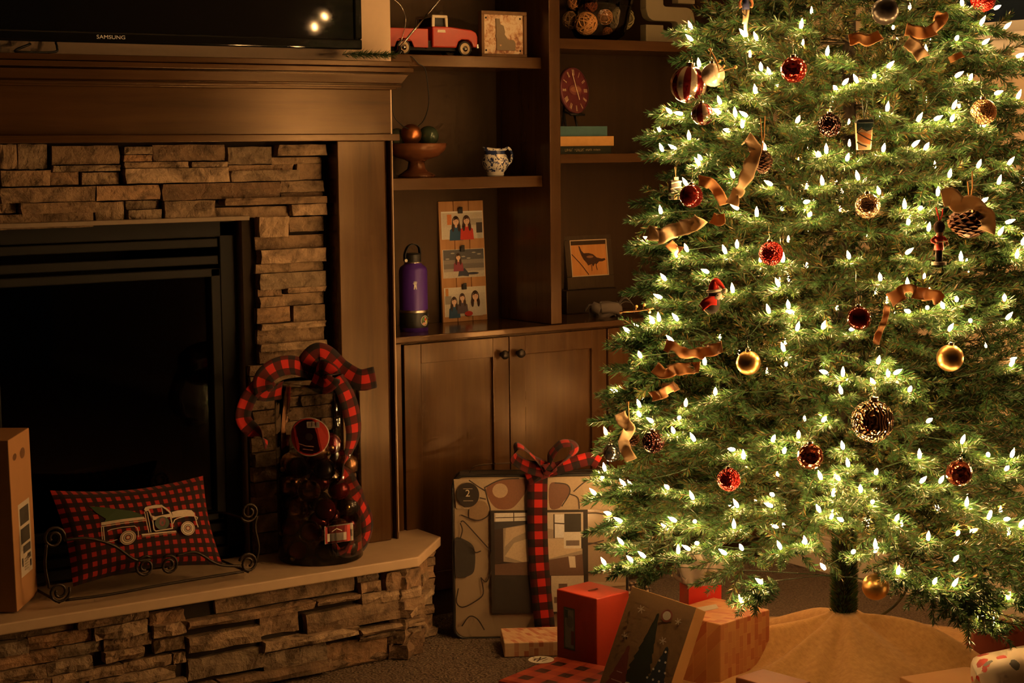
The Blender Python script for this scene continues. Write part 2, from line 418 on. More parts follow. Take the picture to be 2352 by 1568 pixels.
right_col = [(215,75,512,262),(525,75,860,212),(200,262,860,365),(230,385,860,495),(212,525,860,585),(225,610,860,735),(225,760,465,825),(485,745,860,780),(230,833,460,925),(465,805,870,900),
 (215,938,540,1070),(560,915,870,1055),(240,1090,860,1112),(225,1145,870,1240),(230,1280,870,1310),(235,1345,870,1420)]
prr = {2: -.012, 3: .012, 4: -.012, 5: .008, 9: -.014, 7: .010, 10: -.004, 12: .012, 13: -.008, 14: .010, 15: -.004, 0: .008, 6: -.010, 8: .004}
for i, (x0, y0, x1, y1) in enumerate(right_col):
    k = .2423; a = at_y(540+x0*k, 480+y0*k, SY); c = at_y(540+x1*k, 480+y1*k, SY)
    taken.append((a.x, c.x, c.z, a.z)); put_stone(surround, a.x, c.x, c.z, a.z, SY, prot=prr.get(i))
rg = random.Random(3)
PX0 = at_y(777, 480, 4.637).x; PX1 = at_y(897, 217, 4.637).x      # right pilaster
fill_stones(surround, OX1+.012, PX0+.01, .312, min(t[2] for t in taken)-.002, SY, [], rg, wmax=.28)
fill_stones(surround, 2*CX-PX0-.01, OX0-.012, .312, 1.30, SY, [], rg, wmax=.28)
fill_stones(surround, 2*CX-PX0-.01, min(t[0] for t in taken)-.002, 1.32, 1.535, SY, [], rg)
b = MB(); b.box((BX0+.03, SY+.028, .31), (OX0-.008, YW-.001, 1.56)); b.box((OX1+.008, SY+.028, .31), (BX1-.03, YW-.001, 1.56)); b.box((OX0-.008, SY+.028, 1.315), (OX1+.008, YW-.001, 1.56))
b.build('stone_backing', GROUT, surround)
LINT = M_plain('lintel_bar', (.20, .145, .095), .6, .1, .4, .15, 60)
MB().box((OX0-.02, SY-.018, 1.303), (OX1+.012, 4.765, 1.316)).build('lintel', LINT, surround, bevel=.002)

# ================================================================== hearth
ZH = .31; HY = 4.394; HB = Vector((2.680, HY)); HC = Vector((2.880, 4.588)); HD = Vector((2.884, 4.742))
hearth = thing('hearth', 'raised stacked stone hearth with a tan slab top and chamfered corner', 'hearth', (0, 0, 0))
out = [(HB.x, HB.y), (HC.x, HC.y), (HD.x, HD.y), (2*CX-HD.x, HD.y), (2*CX-HC.x, HC.y), (2*CX-HB.x, HB.y)]
out = out[:3]+[(BX1+.0005, HD.y), (BX1+.0005, YW-.0008), (BX0-.0005, YW-.0008), (BX0-.0005, HD.y)]+out[3:]
b = MB(); b.prism(out, lambda u, v, d: (u, v, d), ZH-.030, ZH); b.build('slab', SLAB, hearth, bevel=.004)
ins = lambda p, d: (CX+(p[0]-CX)*(1-d/.96), p[1]+(d if p[1] < 4.7 else -.002))
b = MB(); b.prism([ins(p, .062) for p in out], lambda u, v, d: (u, v, d), 0, ZH-.030); b.build('stone_backing', GROUT, hearth)
HS = HY+.030
h5 = [(0,772,1265,700,-.014),(1275,555,1475,600,-.012),(1285,622,1475,692,.004),(1505,525,1825,640,.012),(1295,722,1835,738,.006),(885,778,1280,762,.014),(400,900,760,1060,-.016),(795,905,1860,900,.006),
 (410,1155,1270,1085,.016),(1280,1040,1860,990,.014),(420,1262,1000,1345,-.004),(1000,1190,1560,1310,-.016),(1285,1100,1860,1055,-.004),(1560,1180,1880,1265,-.012),(0,1500,1020,1400,.014),(1030,1335,1880,1340,-.016)]
taken = []
def hput(px0, py0, px1, py1, pr):
    a = at_y(px0, py0, HS); c = at_y(px1, py1, HS)
    if a.z-c.z < .008: return
    z0 = max(.001, c.z); z1 = min(ZH-.031, a.z)
    taken.append((a.x, c.x, z0, z1)); put_stone(hearth, a.x, c.x, z0, z1, HS, prot=pr)
for x0, y0, x1, y1, pr in h5: k = .2551; hput(500+x0*k, 1180+y0*k, 500+x1*k, 1180+y1*k, pr)
k = .3877; K3 = lambda x, y: (x*k, 960+y*k)
hput(*K3(1115, 1205), 500+870*.2551, 1180+848*.2551, .014)
hput(*K3(1115, 1300), 500+400*.2551, 1180+1145*.2551, .006)
for x0, y0, x1, y1, pr in [(890,1165,1105,1200,-.004),(905,1228,1110,1272,.010),(920,1325,1105,1372,-.006),(620,1390,855,1415,.008),(1120,1440,1620,1470,-.008)]: hput(*K3(x0, y0), *K3(x1, y1), pr)
fill_stones(hearth, 2*CX-HB.x+.02, HB.x-.012, .002, ZH-.032, HS, taken, random.Random(8), wmin=.10, wmax=.30, hmin=.022, hmax=.042, pr=(-.016, .008))
for s_ in (1, -1):
    dx, dy = HC.x-HB.x, HC.y-HB.y; L = math.hypot(dx, dy); rot = math.atan2(dy, dx)
    rg = random.Random(21)
    if s_ == 1:
        fill_stones(hearth, -.02, L+.012, .002, ZH-.032, 0, [], rg, rot, (HB.x-.022, HB.y+.022), .022, .045, .14, .30, (-.012, .016))
        fill_stones(hearth, -.01, .15, .002, ZH-.032, 0, [], rg, math.pi/2, (HC.x-.03, HC.y), .022, .045, .10, .16, (-.01, .012))
    else:
        fill_stones(hearth, -.01, L+.01, .002, ZH-.032, 0, [], rg, -rot, (2*CX-HC.x+.022, HC.y+.022), .022, .045, .14, .30, (-.012, .016))

# ================================================================== firebox
FB = thing('firebox', 'black metal gas firebox with a dark glass front', 'firebox', (CX, 4.76, ZH))
FBM = M_plain('firebox_black_metal', (.007, .0065, .006), .6, 0, .18, .15, 60)
FBI = M_plain('firebox_inside', (.012, .011, .010), .9, 0, .2, .3, 20)
hw = (OX1-OX0)/2; ht = OZ1-ZH
def fb(name, boxes, m, parent=FB, bevel=.003):
    b = MB()
    for a, c in boxes: b.box(a, c)
    return b.build(name, m, parent, bevel=bevel)
fb('surround_frame', [((-hw-.005, -.012, 0), (-hw+.050, .02, ht)), ((hw-.050, -.012, 0), (hw+.005, .02, ht)), ((-hw, -.012, ht-.045), (hw, .02, ht+.012)), ((-hw, -.012, 0), (hw, .02, .03))], FBM)
for z in (ht-.125, ht-.075): fb('louver', [((-hw+.052, -.006, z), (hw-.052, .014, z+.026))], FBM)
for z in (.035, .075): fb('louver', [((-hw+.052, -.006, z), (hw-.052, .014, z+.026))], FBM)
df = fb('door_frame', [((-hw+.055, -.022, .115), (-hw+.085, .01, ht-.135)), ((hw-.085, -.022, .115), (hw-.055, .01, ht-.135)), ((-hw+.055, -.022, ht-.160), (hw-.055, .01, ht-.135)), ((-hw+.055, -.022, .115), (hw-.055, .01, .14))], FBM)
FGL = N('firebox_glass'); FGL.base((.010, .010, .010)); FGL.set(.05, spec=.45)
g_ = M_clear('dark_firebox_glass', (.35, .34, .33), .04, .05)
fb('glass', [((-hw+.08, .0, .135), (hw-.08, .005, ht-.155))], g_, df, 0)
fb('inner_shell', [((-hw+.052, .29, .03), (hw-.052, .30, ht-.05)), ((-hw+.045, .02, .03), (-hw+.055, .30, ht-.05)), ((hw-.055, .02, .03), (hw-.045, .30, ht-.05)), ((-hw+.05, .02, .02), (hw-.05, .30, .13)), ((-hw+.05, .02, ht-.06), (hw-.05, .30, ht-.05))], FBI, bevel=0)
LOGM = M_wood('gas_log', (.03, .024, .019), (.10, .08, .06), .9, 'x', 1, .1, .5)
for i, (x, y, z, a, r) in enumerate(((-.06, .17, .175, .1, .042), (.04, .11, .17, -.12, .036), (.02, .15, .245, .35, .032))):
    b = MB(); b.tube([(-.24+.06*q*2, .012*math.sin(q*2.), .008*math.cos(q*3)) for q in range(5)], [r*.85, r, r*1.05, r*.95, r*.8], 9)
    b.build('log', LOGM, FB, True, loc=(x, y, z), rot=(0, .05*i, a))

# ================================================================== mantelpiece
mant = thing('mantelpiece', 'dark stained wooden mantelpiece with crown molding over the stone', 'mantel', (0, 0, 0))
YF = 4.637; MX0, MX1 = 2*CX-PX1, PX1
zz = lambda y, p=0.: at_y(895, y, YF-p).z
def mband(name, z0, z1, p0, p1=None, m=WOODX, bevel=.002):
    """moulding with mitred returns: protrudes p0 at the bottom, p1 at the top"""
    p1 = p0 if p1 is None else p1
    b = MB(); lo = [(MX0-p0, YW-.0005), (MX0-p0, YF-p0), (MX1+p0, YF-p0), (MX1+p0, YW-.0005)]; hi = [(MX0-p1, YW-.0005), (MX0-p1, YF-p1), (MX1+p1, YF-p1), (MX1+p1, YW-.0005)]
    A = [b.add((x, y, z0)) for x, y in lo]; B = [b.add((x, y, z1)) for x, y in hi]
    b.face(A); b.face(B[::-1])
    for i in range(4): j = (i+1) % 4; b.face((A[j], A[i], B[i], B[j]))
    return b.build(name, m, mant, bevel=bevel)
ZMT = zz(142)
mband('shelf_board', zz(155), ZMT, .044)
mband('shelf_lip', zz(168), zz(156.5), .052)
mband('crown_molding', zz(192.5), zz(172), .026, .042)
mband('bead', zz(201.5), zz(195.5), .024)
mband('crown_core', zz(206), zz(155), .014)
mband('frieze', zz(308), zz(205.5), 0)
mband('trim_board', zz(323), zz(307.5), .019)
for sgn in (1, -1):
    X = lambda x: x if sgn == 1 else 2*CX-x
    def pb(name, x0, x1, y0, y1, z0, z1, bevel=.003):
        a, c = sorted((X(x0), X(x1))); MB().box((a, y0, z0), (c, y1, z1)).build(name, WOOD, mant, bevel=bevel)
    gx0, gx1 = at_y(886, 480, YF).x, at_y(899, 480, YF).x
    zt = zz(322.5)
    pb('pilaster', PX0, gx0, YF, YW-.0005, ZH, zt); pb('pilaster_groove', gx0, gx1, YF+.022, YW-.0005, ZH, zt, 0); pb('edge_strip', gx1, PX1+.002, YF, YW-.0005, ZH, zt, .0015)

# ================================================================== built-in bookcase and cabinets
BY = 4.741; BLX = BX1+.004; SHY = 4.786; DX0, DX1 = at_y(1264.5, 380, BY).x, at_y(1289.5, 380, BY).x
ZCT = .922; BXR = XW-.004
bc = thing('bookcase', 'dark wood built-in bookcase with open shelves above the cabinets', 'bookcase', (0, 0, 0))
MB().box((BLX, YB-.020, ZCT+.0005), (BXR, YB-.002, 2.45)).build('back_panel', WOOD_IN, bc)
MB().box((DX0, BY+.003, ZCT+.0005), (DX1, YB-.021, 2.45)).build('divider', WOOD, bc, bevel=.002)
MB().box((BLX, BY+.02, ZCT+.0005), (BLX+.018, YB-.021, 2.45)).build('side_panel', WOOD, bc, bevel=.002)
MB().box((BXR-.03, BY+.003, ZCT+.0005), (BXR, YB-.021, 2.45)).build('side_panel', WOOD, bc, bevel=.002)
MB().box((BLX, BY+.003, 2.45), (BXR, YB-.002, 2.56)).build('top_rail', WOODX, bc, bevel=.002)
def shelf(x0, x1, ytop, xpx, ybot):
    z1 = at_y(xpx, ytop, SHY).z; z0 = at_y(xpx, ybot, SHY).z
    MB().box((x0, SHY, z0), (x1, YB-.021, z1)).build('shelf', WOODX, bc, bevel=.002); return z1
ZL1 = shelf(BLX+.019, DX0-.001, 132, 1240, 158); ZL2 = shelf(BLX+.019, DX0-.001, 403, 1240, 429)
ZR1 = shelf(DX1+.001, BXR-.031, 88, 1300, 112); ZR2 = shelf(DX1+.001, BXR-.031, 354, 1300, 375)
ct = MB().box((BLX, BY-.012, ZCT-.020), (BXR, YB-.002, ZCT)).build('countertop', WOOD_TOP, bevel=.003)
tag(ct, 'polished dark wood countertop running along the base cabinets', 'countertop')
KNOB = M_plain('dark_bronze_knob', (.045, .036, .028), .35, .7, .5, .1, 50)
def cabinet(x0, xm, x1, label):
    c = thing('base_cabinet', label, 'cabinet', ((x0+x1)/2, BY, 0), group='built-in base cabinets')
    cx = (x0+x1)/2
    MB().box((x0-cx, .004, .09), (x1-cx, YB-BY-.003, ZCT-.021)).build('body', WOOD, c)
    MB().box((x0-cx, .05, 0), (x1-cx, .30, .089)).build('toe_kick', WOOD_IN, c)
    for a, e, knob in ((x0+.004, xm-.0015, 1), (xm+.0015, x1-.003, -1)):
        a -= cx; e -= cx; z0, z1 = .10, ZCT-.026; s_ = .062
        d = MB().box((a, -.002, z0), (a+s_, .002, z1)).box((e-s_, -.002, z0), (e, .002, z1)).box((a+s_, -.002, z1-s_), (e-s_, .002, z1)).box((a+s_, -.002, z0), (e-s_, .002, z0+s_))
        dr = MB().box((a, -.016, z0), (a+s_, .003, z1)).box((e-s_, -.016, z0), (e, .003, z1)).box((a+s_, -.016, z1-s_), (e-s_, .003, z1)).box((a+s_, -.016, z0), (e-s_, .003, z0+s_)).build('door', WOOD, c, bevel=.0015)
        MB().box((a+s_-.001, -.006, z0+s_-.001), (e-s_+.001, .003, z1-s_+.001)).build('door_panel', WOOD, dr)
        kx = e-.030 if knob == 1 else a+.030
        MB().lathe([(0, 0), (.0065, 0), (.0055, .012), (.0130, .016), (.0150, .022), (.0125, .029), (0, .032)], 16).build('knob', KNOB, dr, True, loc=(kx, -.016, z1-.055), rot=(math.pi/2, 0, 0))
X0 = at_y(919, 790, BY).x; XM = at_y(1163, 775, BY).x; X1 = at_y(1387.5, 755, BY).x
cabinet(X0, XM, X1, 'dark wood base cabinet with two shaker doors beside the hearth')
cabinet(X1+.001, (X1+BXR)/2, BXR, 'dark wood base cabinet mostly hidden behind the Christmas tree')
MB().box((BLX, BY-.010, 0), (X0-.002, YB-.003, ZCT-.021)).build('filler_strip', WOOD, bc, bevel=.002)
# ================================================================== the Christmas tree
TX, TY = 3.534, 3.507
def tree_r(z):
    if z < .42: return .60+.12*max(0, (z-.2)/.22)
    if z < 1.7: return .725-.178*(z-.45)
    return max(.03, .503-.45*(z-1.7))
def on_tree(px, py, k=.95):
    """point where the sight line of a surveyed spot meets the tree's outline scaled by k"""
    r = ray(px, py); best = None; t = 3.0/ r.xy.length
    step = .01/r.xy.length
    bestd = 9
    while t*r.xy.length < 6:
        p = EYE+r*t; d = math.hypot(p.x-TX, p.y-TY)-tree_r(p.z)*k
        if d <= 0: return p
        if d < bestd: bestd = d; best = p
        t += step
    return best
def M_needle():
    a = N('pine_needles'); q = a.n('ShaderNodeVertexColor'); q.layer_name = 'Col'; a.base(q.outputs[0]); a.set(.42, spec=.45)
    tr = a.n('ShaderNodeBsdfTranslucent'); a.l(a.mix(.5, q.outputs[0], (.14, .24, .05)), tr.inputs[0])
    m = a.n('ShaderNodeMixShader'); m.inputs[0].default_value = .22; a.l(a.b.outputs[0], m.inputs[1]); a.l(tr.outputs[0], m.inputs[2]); a.l(m.outputs[0], a.out.inputs[0]); return a.m
NEEDLE = M_needle()
BARK = M_plain('trunk_wrap', (.016, .012, .008), .85, 0, .15, .3, 40)
nr = np.random.default_rng(4)
def needles(p0, p1, per_m, ln, brown, V, Fc, C, w=.0030, flat=.75, tip=True):
    p0 = np.array(p0, float); p1 = np.array(p1, float); ax = p1-p0; L = np.linalg.norm(ax); ax = ax/L
    n = int(per_m*L)
    if n < 3: return
    up = np.array([0, 0, 1.]) if abs(ax[2]) < .95 else np.array([1., 0, 0]); sd = np.cross(ax, up); sd = sd/(np.linalg.norm(sd)+1e-9); u2 = np.cross(sd, ax)
    t = nr.random(n); ph = nr.random(n)*2*math.pi
    rad = np.cos(ph)[:, None]*sd+(np.sin(ph)*flat)[:, None]*u2
    ca = nr.uniform(.55, .85, n)
    if tip: ca = np.where(t > .9, ca+.35, ca)
    d = ax*ca[:, None]+rad*.78; d /= np.linalg.norm(d, axis=1)[:, None]
    l = ln*nr.uniform(.75, 1.12, n)*np.where(t > .8, 1-(t-.8)*1.9, 1.)
    b = p0+ax*(t*L)[:, None]; s = np.cross(d, nr.normal(size=(n, 3))); s /= np.linalg.norm(s, axis=1)[:, None]
    q = np.empty((n, 4, 3)); q[:, 0] = b; q[:, 1] = b+d*(l*.45)[:, None]+s*w/2; q[:, 2] = b+d*l[:, None]; q[:, 3] = b+d*(l*.45)[:, None]-s*w/2
    o = sum(len(x) for x in V); V.append(q.reshape(-1, 3)); Fc.append(np.arange(n*4).reshape(n, 4)+o)
    g = nr.uniform(.7, 1.25, n)[:, None]*np.array([.021, .076, .022]); br = (nr.random(n) < brown)[:, None]
    yl = nr.uniform(.7, 1.3, n)[:, None]*np.array([.110, .074, .016])
    c = np.where(br, yl, g); C.append(np.repeat(np.concatenate([c, np.ones((n, 1))], 1), 4, 0))
def add_tube(p0, p1, r, V, Fc, C):
    b = MB().tube([p0, p1], [r, r*.6], 4, False); o = sum(len(x) for x in V)
    V.append(np.array(b.v)); Fc.append(np.array(b.f)+o); C.append(np.tile([.05, .035, .015, 1], (len(b.v), 1)))
def to_mesh(name, V, Fc, C):
    v = np.concatenate(V); f = np.concatenate(Fc); me = bpy.data.meshes.new(name)
    me.vertices.add(len(v)); me.vertices.foreach_set('co', v.astype(np.float32).ravel())
    me.loops.add(f.size); me.loops.foreach_set('vertex_index', f.astype(np.int32).ravel())
    me.polygons.add(len(f)); me.polygons.foreach_set('loop_start', np.arange(0, f.size, 4, dtype=np.int32))
    me.update(calc_edges=True); at = me.color_attributes.new('Col', 'FLOAT_COLOR', 'POINT'); at.data.foreach_set('color', np.concatenate(C).astype(np.float32).ravel())
    me.materials.append(NEEDLE); return me
def branch_mesh(L, seed, droop=.0, brown_tip=.03):
    global nr
    nr = np.random.default_rng(seed); V, Fc, C = [], [], []
    axis = lambda t: np.array([t*L, .02*math.sin(t*5+seed)*L, -droop*L*t*t])
    for i in range(8):
        a, c = axis(i/8), axis((i+1)/8); add_tube(a, c, .004*(1-i/10), V, Fc, C)
        if i >= 1: needles(a, c, 750, .0245, .55-.52*(i/7)**1.5, V, Fc, C, tip=(i == 7))
    t = .16; k = 0
    while t < .90:
        p = axis(t); sl = min(.20, (1.02-t)*L*.66+.030)*nr.uniform(.8, 1.1)
        for side in (1, -1):
            if nr.random() < .08: continue
            ang = math.radians(nr.uniform(36, 58)); el = nr.uniform(-.35, .42)
            d = np.array([math.cos(ang), side*math.sin(ang)*math.cos(el), math.sin(el)*.8]); d /= np.linalg.norm(d)
            e = p+d*sl; add_tube(p, e, .0022, V, Fc, C); needles(p, e, 820, .0245, (.66-.64*t if t < .9 else brown_tip), V, Fc, C)
        if k % 2 == 0:   # a shoot that stands up or hangs
            up = 1 if nr.random() < .6 else -1; d = np.array([.62, nr.uniform(-.4, .4), up*.62]); d /= np.linalg.norm(d); e = p+d*sl*.75
            add_tube(p, e, .002, V, Fc, C); needles(p, e, 800, .0235, .38, V, Fc, C)
        t += .068/L*nr.uniform(.85, 1.15); k += 1
    return to_mesh('branch', V, Fc, C)
LENS = (.24, .34, .44, .54, .64, .72)
BRM = {L: [branch_mesh(L, 10*i+j, droop=.10) for j in range(2)] for i, L in enumerate(LENS)}
tree = thing('christmas_tree', 'lit artificial Christmas tree standing on the burlap skirt', 'Christmas tree', (TX, TY, 0))
rb = random.Random(17)
def put_branch(az, z, r, pitch, roll=0.):
    L = min(LENS, key=lambda q: abs(q-r)); me = rb.choice(BRM[L]); o = bpy.data.objects.new('branch', me); COL.objects.link(o); o.parent = tree
    o.location = (.012*math.cos(az), .012*math.sin(az), z); o.scale = (r/L, 1, 1) if r/L < 1.25 else (r/L,)*3
    o.rotation_mode = 'XYZ'; o.rotation_euler = (roll, -pitch, az); return o
TIPS = []
for i in range(16):     # fuller on the wall side
    z = .80+.08*i; put_branch(math.radians(-34+(-1)**i*(8+(i*13) % 24)), z, tree_r(z)*1.06, rb.uniform(-.05, .1), rb.uniform(-.4, .4))

# shoots whose tips were surveyed along the tree's left outline
for px, py in [(1535,78),(1552,142),(1498,262),(1487,325),(1482,362),(1458,470),(1450,505),(1450,575),(1434,672),(1440,760),(1400,795),(1397,850),(1392,905),(1362,968),(1372,1040),(1350,1152),(1346,1225),(1400,1325),(1690,8)]:
    r = ray(px, py); h = r.xy.normalized(); s_ = Vector((TX, TY)).dot(h); p = EYE+r*(s_/r.xy.length)
    d = Vector((p.x-TX, p.y-TY)); R = d.length; az = math.atan2(d.y, d.x)
    pitch = -.24 if p.z < .45 else (-.05 if p.z < .8 else rb.uniform(-.02, .14)); z0 = p.z-R*math.tan(pitch)+R*.10/math.cos(pitch)
    put_branch(az, z0, R/math.cos(pitch), pitch, rb.uniform(-.4, .4)); TIPS.append((p, d.normalized(), pitch))
for i, az in enumerate((-112, -98, -84, -72, -60, -49, -38, -25)):     # heavy low boughs at the camera-right side
    put_branch(math.radians(az), .53-.05*(i % 2), .72, -.13-.06*(i % 2), .2*(-1)**i)
zb = .56; lev = 0
while zb < 2.66:
    low = max(0, 1-(zb-.56)/.5); pitch0 = .10-.20*low
    r = tree_r(zb+.04); n = max(4, int(2*math.pi*r/.285)); a0 = lev*2.4
    for k in range(n):
        az = a0+2*math.pi*k/n+rb.uniform(-.12, .12); pt = pitch0+rb.uniform(-.07, .07)
        put_branch(az, zb+rb.uniform(-.02, .02), (r*rb.uniform(.90, 1.0))/math.cos(pt), pt, rb.uniform(-.5, .5))
    zb += .088; lev += 1
# trunk, wrapped with short needles
V, Fc, C = [], [], []; nr = np.random.default_rng(77)
needles((0, 0, .14), (0, 0, .55), 9000, .024, .35, V, Fc, C, flat=1.)
V[0][:, :2] += 0
v = V[0].reshape(-1, 4, 3); dirs = v[:, 2, :2]-v[:, 0, :2]; dirs /= (np.linalg.norm(dirs, axis=1)[:, None]+1e-6); v[:, :, :2] += (dirs*.024)[:, None, :]
me = to_mesh('trunk_needles', V, Fc, C); o = bpy.data.objects.new('trunk_needles', me); COL.objects.link(o); o.parent = tree; o['kind'] = 'stuff'
MB().tube([(0, 0, .02), (0, 0, .6), (0, 0, 1.6), (0, 0, 2.72)], [.026, .026, .020, .006], 10).build('trunk', BARK, tree, True)

# ------------------------------------------------------------------ string lights
GLOW = M_emit('warm_bulb', (1.0, .52, .175), BULB_STRENGTH)
LITP = [(1587,64),(1588,91),(1840,61),(1738,90),(1709,80),(1606,150),(1748,158),(1767,168),(1735,211),(1654,235),(1540,258),(1564,261),(1689,264),(1713,265),(1652,258),(1515,299),(1583,317),(1674,300),(1705,289),(1831,278),
 (1521,344),(1550,341),(1609,364),(1606,376),(1757,342),(1770,423),(1577,423),(1693,478),(1518,488),(1850,464),(1859,494),(1738,493),(1684,405),(2210,9),(2254,53),(1900,123),(2126,121),(2197,89),(2260,99),(2041,152),(2009,176),
 (1968,186),(1939,191),(1920,204),(2198,174),(2228,180),(2338,129),(2289,214),(2338,223),(2038,251),(2190,246),(2109,275),(2150,273),(2186,275),(2260,287),(1882,357),(1898,348),(1946,365),(2029,344),(2099,333),(2125,341),
 (2247,381),(2318,375),(1971,409),(1889,421),(2181,403),(2294,419),(2019,442),(2154,445),(2258,462),(2078,475),(2113,479),(1578,574),(1554,587),(1489,549),(1666,579),(1693,565),(1798,598),(1747,597),(1624,624),(1527,641),
 (1517,683),(1788,654),(1683,668),(1514,734),(1500,739),(1555,733),(1766,715),(1811,704),(1821,718),(1831,755),(1443,761),(1543,782),(1800,802),(1619,834),(1414,898),(1469,931),(1575,929),(1643,904),(1471,818),(2086,512),
 (2133,526),(2314,510),(2349,558),(2207,595),(2336,589),(1950,590),(2084,580),(2296,536),(2022,641),(2084,656),(2130,707),(2166,705),(2197,689),(2307,687),(2314,730),(2229,737),(2087,715),(1955,756),(1890,751),(2181,756),
 (2017,831),(2322,837),(1936,860),(1896,855),(2040,861),(2057,856),(2006,879),(2089,896),(1932,900),(1469,953),(1497,967),(1392,995),(1547,991),(1594,1009),(1560,960),(1775,1010),(1834,1002),(1801,1037),(1684,1032),(1708,1050),
 (1389,1078),(1384,1096),(1434,1113),(1366,1133),(1534,1120),(1591,1143),(1693,1161),(1775,1136),(1771,1161),(1550,1195),(1596,1197),(1686,1209),(1429,1247),(1602,1247),(1558,1267),(1665,1270),(1479,1277),(1450,1286),(1461,1298),
 (1389,1294),(1792,1257),(1748,1337),(1704,1381),(1846,1244),(1425,1196),(1891,965),(2132,967),(1936,1027),(1948,1067),(2012,1086),(2112,1048),(1885,1097),(1926,1099),(2117,1105),(2160,1105),(2270,1045),(2324,1046),(2311,1077),
 (1914,1135),(1977,1126),(2003,1153),(1882,1172),(1909,1187),(1933,1194),(2059,1192),(2220,1158),(2271,1188),(2310,1192),(2344,1206),(1850,1245),(1959,1268),(2011,1255),(2132,1236),(2063,1314),(2146,1337),(2191,1342),(2316,1372),
 (2210,1014),(2257,1416),(2279,1432)]
LITP = [q for i, q in enumerate(LITP)]
lights = thing('light_string', 'warm white mini lights strung all over the Christmas tree', 'string lights', (TX, TY, 0))
bulb = MB().lathe([(0, -.004), (.0034, -.004), (.0048, .002), (.0049, .007), (.0036, .012), (.0016, .017), (0, .021)], 7)
bm_ = bulb.build('bulb', GLOW, lights, True).data; bpy.data.objects.remove(lights.children[0])
SOCK = M_plain('light_cord_green', (.02, .05, .018), .5, 0, .4, .1, 50)
pos = []
rl = random.Random(23)
for px, py in LITP: pos.append(on_tree(px, py, rl.uniform(.93, .985) if py < 1290 else .85))
n_seen = len(pos)
for i in range(34):      # lamps on the undersides of the lowest boughs
    az = i*2.399963+.4; r = .22+.44*((i*7) % 11)/10; pos.append(Vector((TX+r*math.cos(az), TY+r*math.sin(az), .455+.05*rl.random())))
while len(pos) < 300:    # the sides and the back, which the photo does not show
    z = rl.uniform(.45, 2.5)
    if rl.random() > tree_r(z)/.72+.1: continue
    az = rl.uniform(0, 2*math.pi); vx, vy = -TX, -TY; c = (math.cos(az)*vx+math.sin(az)*vy)/math.hypot(vx, vy)
    if c > -.05 and z < 1.9: continue
    r = tree_r(z)*rl.uniform(.85, .98); pos.append(Vector((TX+r*math.cos(az), TY+r*math.sin(az), z)))
for p in pos:
    o = bpy.data.objects.new('bulb', bm_); COL.objects.link(o); o.parent = lights; o.location = (p.x-TX, p.y-TY, p.z)
    az = math.atan2(p.y-TY, p.x-TX)+rl.uniform(-.9, .9); o.rotation_euler = (0, rl.uniform(.1, 1.4), az)
# lamps deep inside the tree, past the count of single ones
b = MB()
for i in range(110):
    z = .50+2.0*rl.random()**1.1; az = rl.uniform(0, 6.283); r = tree_r(z)*rl.uniform(.22, .62); c = Vector((r*math.cos(az), r*math.sin(az), z))
    base = len(b.v); b.lathe([(0, -.003), (.0038, .0), (.0040, .005), (.0014, .014), (0, .017)], 5)
    for k in range(base, len(b.v)): b.v[k] = (b.v[k][0]+c.x, b.v[k][1]+c.y, b.v[k][2]+c.z)
o = b.build('inner_bulbs', GLOW, lights, True); o['kind'] = 'stuff'
# the cord runs round the tree from lamp to lamp, a little inside the tips
order = sorted(pos, key=lambda p: int(p.z/.14)*10+math.atan2(p.y-TY, p.x-TX)); path = []
for p, q in zip(order, order[1:]):
    a = Vector((p.x-TX, p.y-TY, p.z)); c = Vector((q.x-TX, q.y-TY, q.z)); m = (a+c)/2; f = .78 if (a-c).length < .45 else .3
    m.x *= f; m.y *= f; m.z -= .03; path += spline([a, m, c], 3)[:-1]
b = MB().tube(path, .0012, 4, False)
b.build('cord', SOCK, lights)

# ------------------------------------------------------------------ small shoots that carry the lamps, and the shoots hanging below the lowest branches
def sprig_mesh(L, seed):
    global nr
    nr = np.random.default_rng(seed); V, Fc, C = [], [], []
    add_tube((0, 0, 0), (L, 0, 0), .0024, V, Fc, C); needles((0, 0, 0), (L, 0, 0), 950, .0255, .02, V, Fc, C)
    for t in (.12, .30, .46):
        for sd in (1, -1):
            sl = L*(.62-.55*t)*nr.uniform(.8, 1.2); d = np.array([.74, sd*.64, nr.uniform(-.25, .3)]); d /= np.linalg.norm(d); p = np.array([t*L, 0, 0])
            if sl < .02: continue
            add_tube(p, p+d*sl, .0018, V, Fc, C); needles(p, p+d*sl, 900, .024, .04, V, Fc, C)
    return to_mesh('sprig', V, Fc, C)
SPR = [sprig_mesh(.14, 300+i) for i in range(4)]
def put_sprig(p0, d, L):
    o = bpy.data.objects.new('sprig', rb.choice(SPR)); COL.objects.link(o); o.parent = tree
    o.location = (p0.x-TX, p0.y-TY, p0.z); o.scale = (L/.14,)*3; e = d.to_track_quat('X', 'Z'); o.rotation_mode = 'QUATERNION'; o.rotation_quaternion = e
for p in pos[:n_seen]:
    rad = Vector((p.x-TX, p.y-TY, 0)).normalized(); tg = Vector((-rad.y, rad.x, 0)); d = (rad*rb.uniform(.5, 1)+tg*rb.uniform(-.9, .9)+Vector((0, 0, rb.uniform(-.45, .25)))).normalized()
    L = rb.uniform(.085, .135); put_sprig(p-d*L*rb.uniform(.45, .8)+Vector((0, 0, -.016)), d, L)
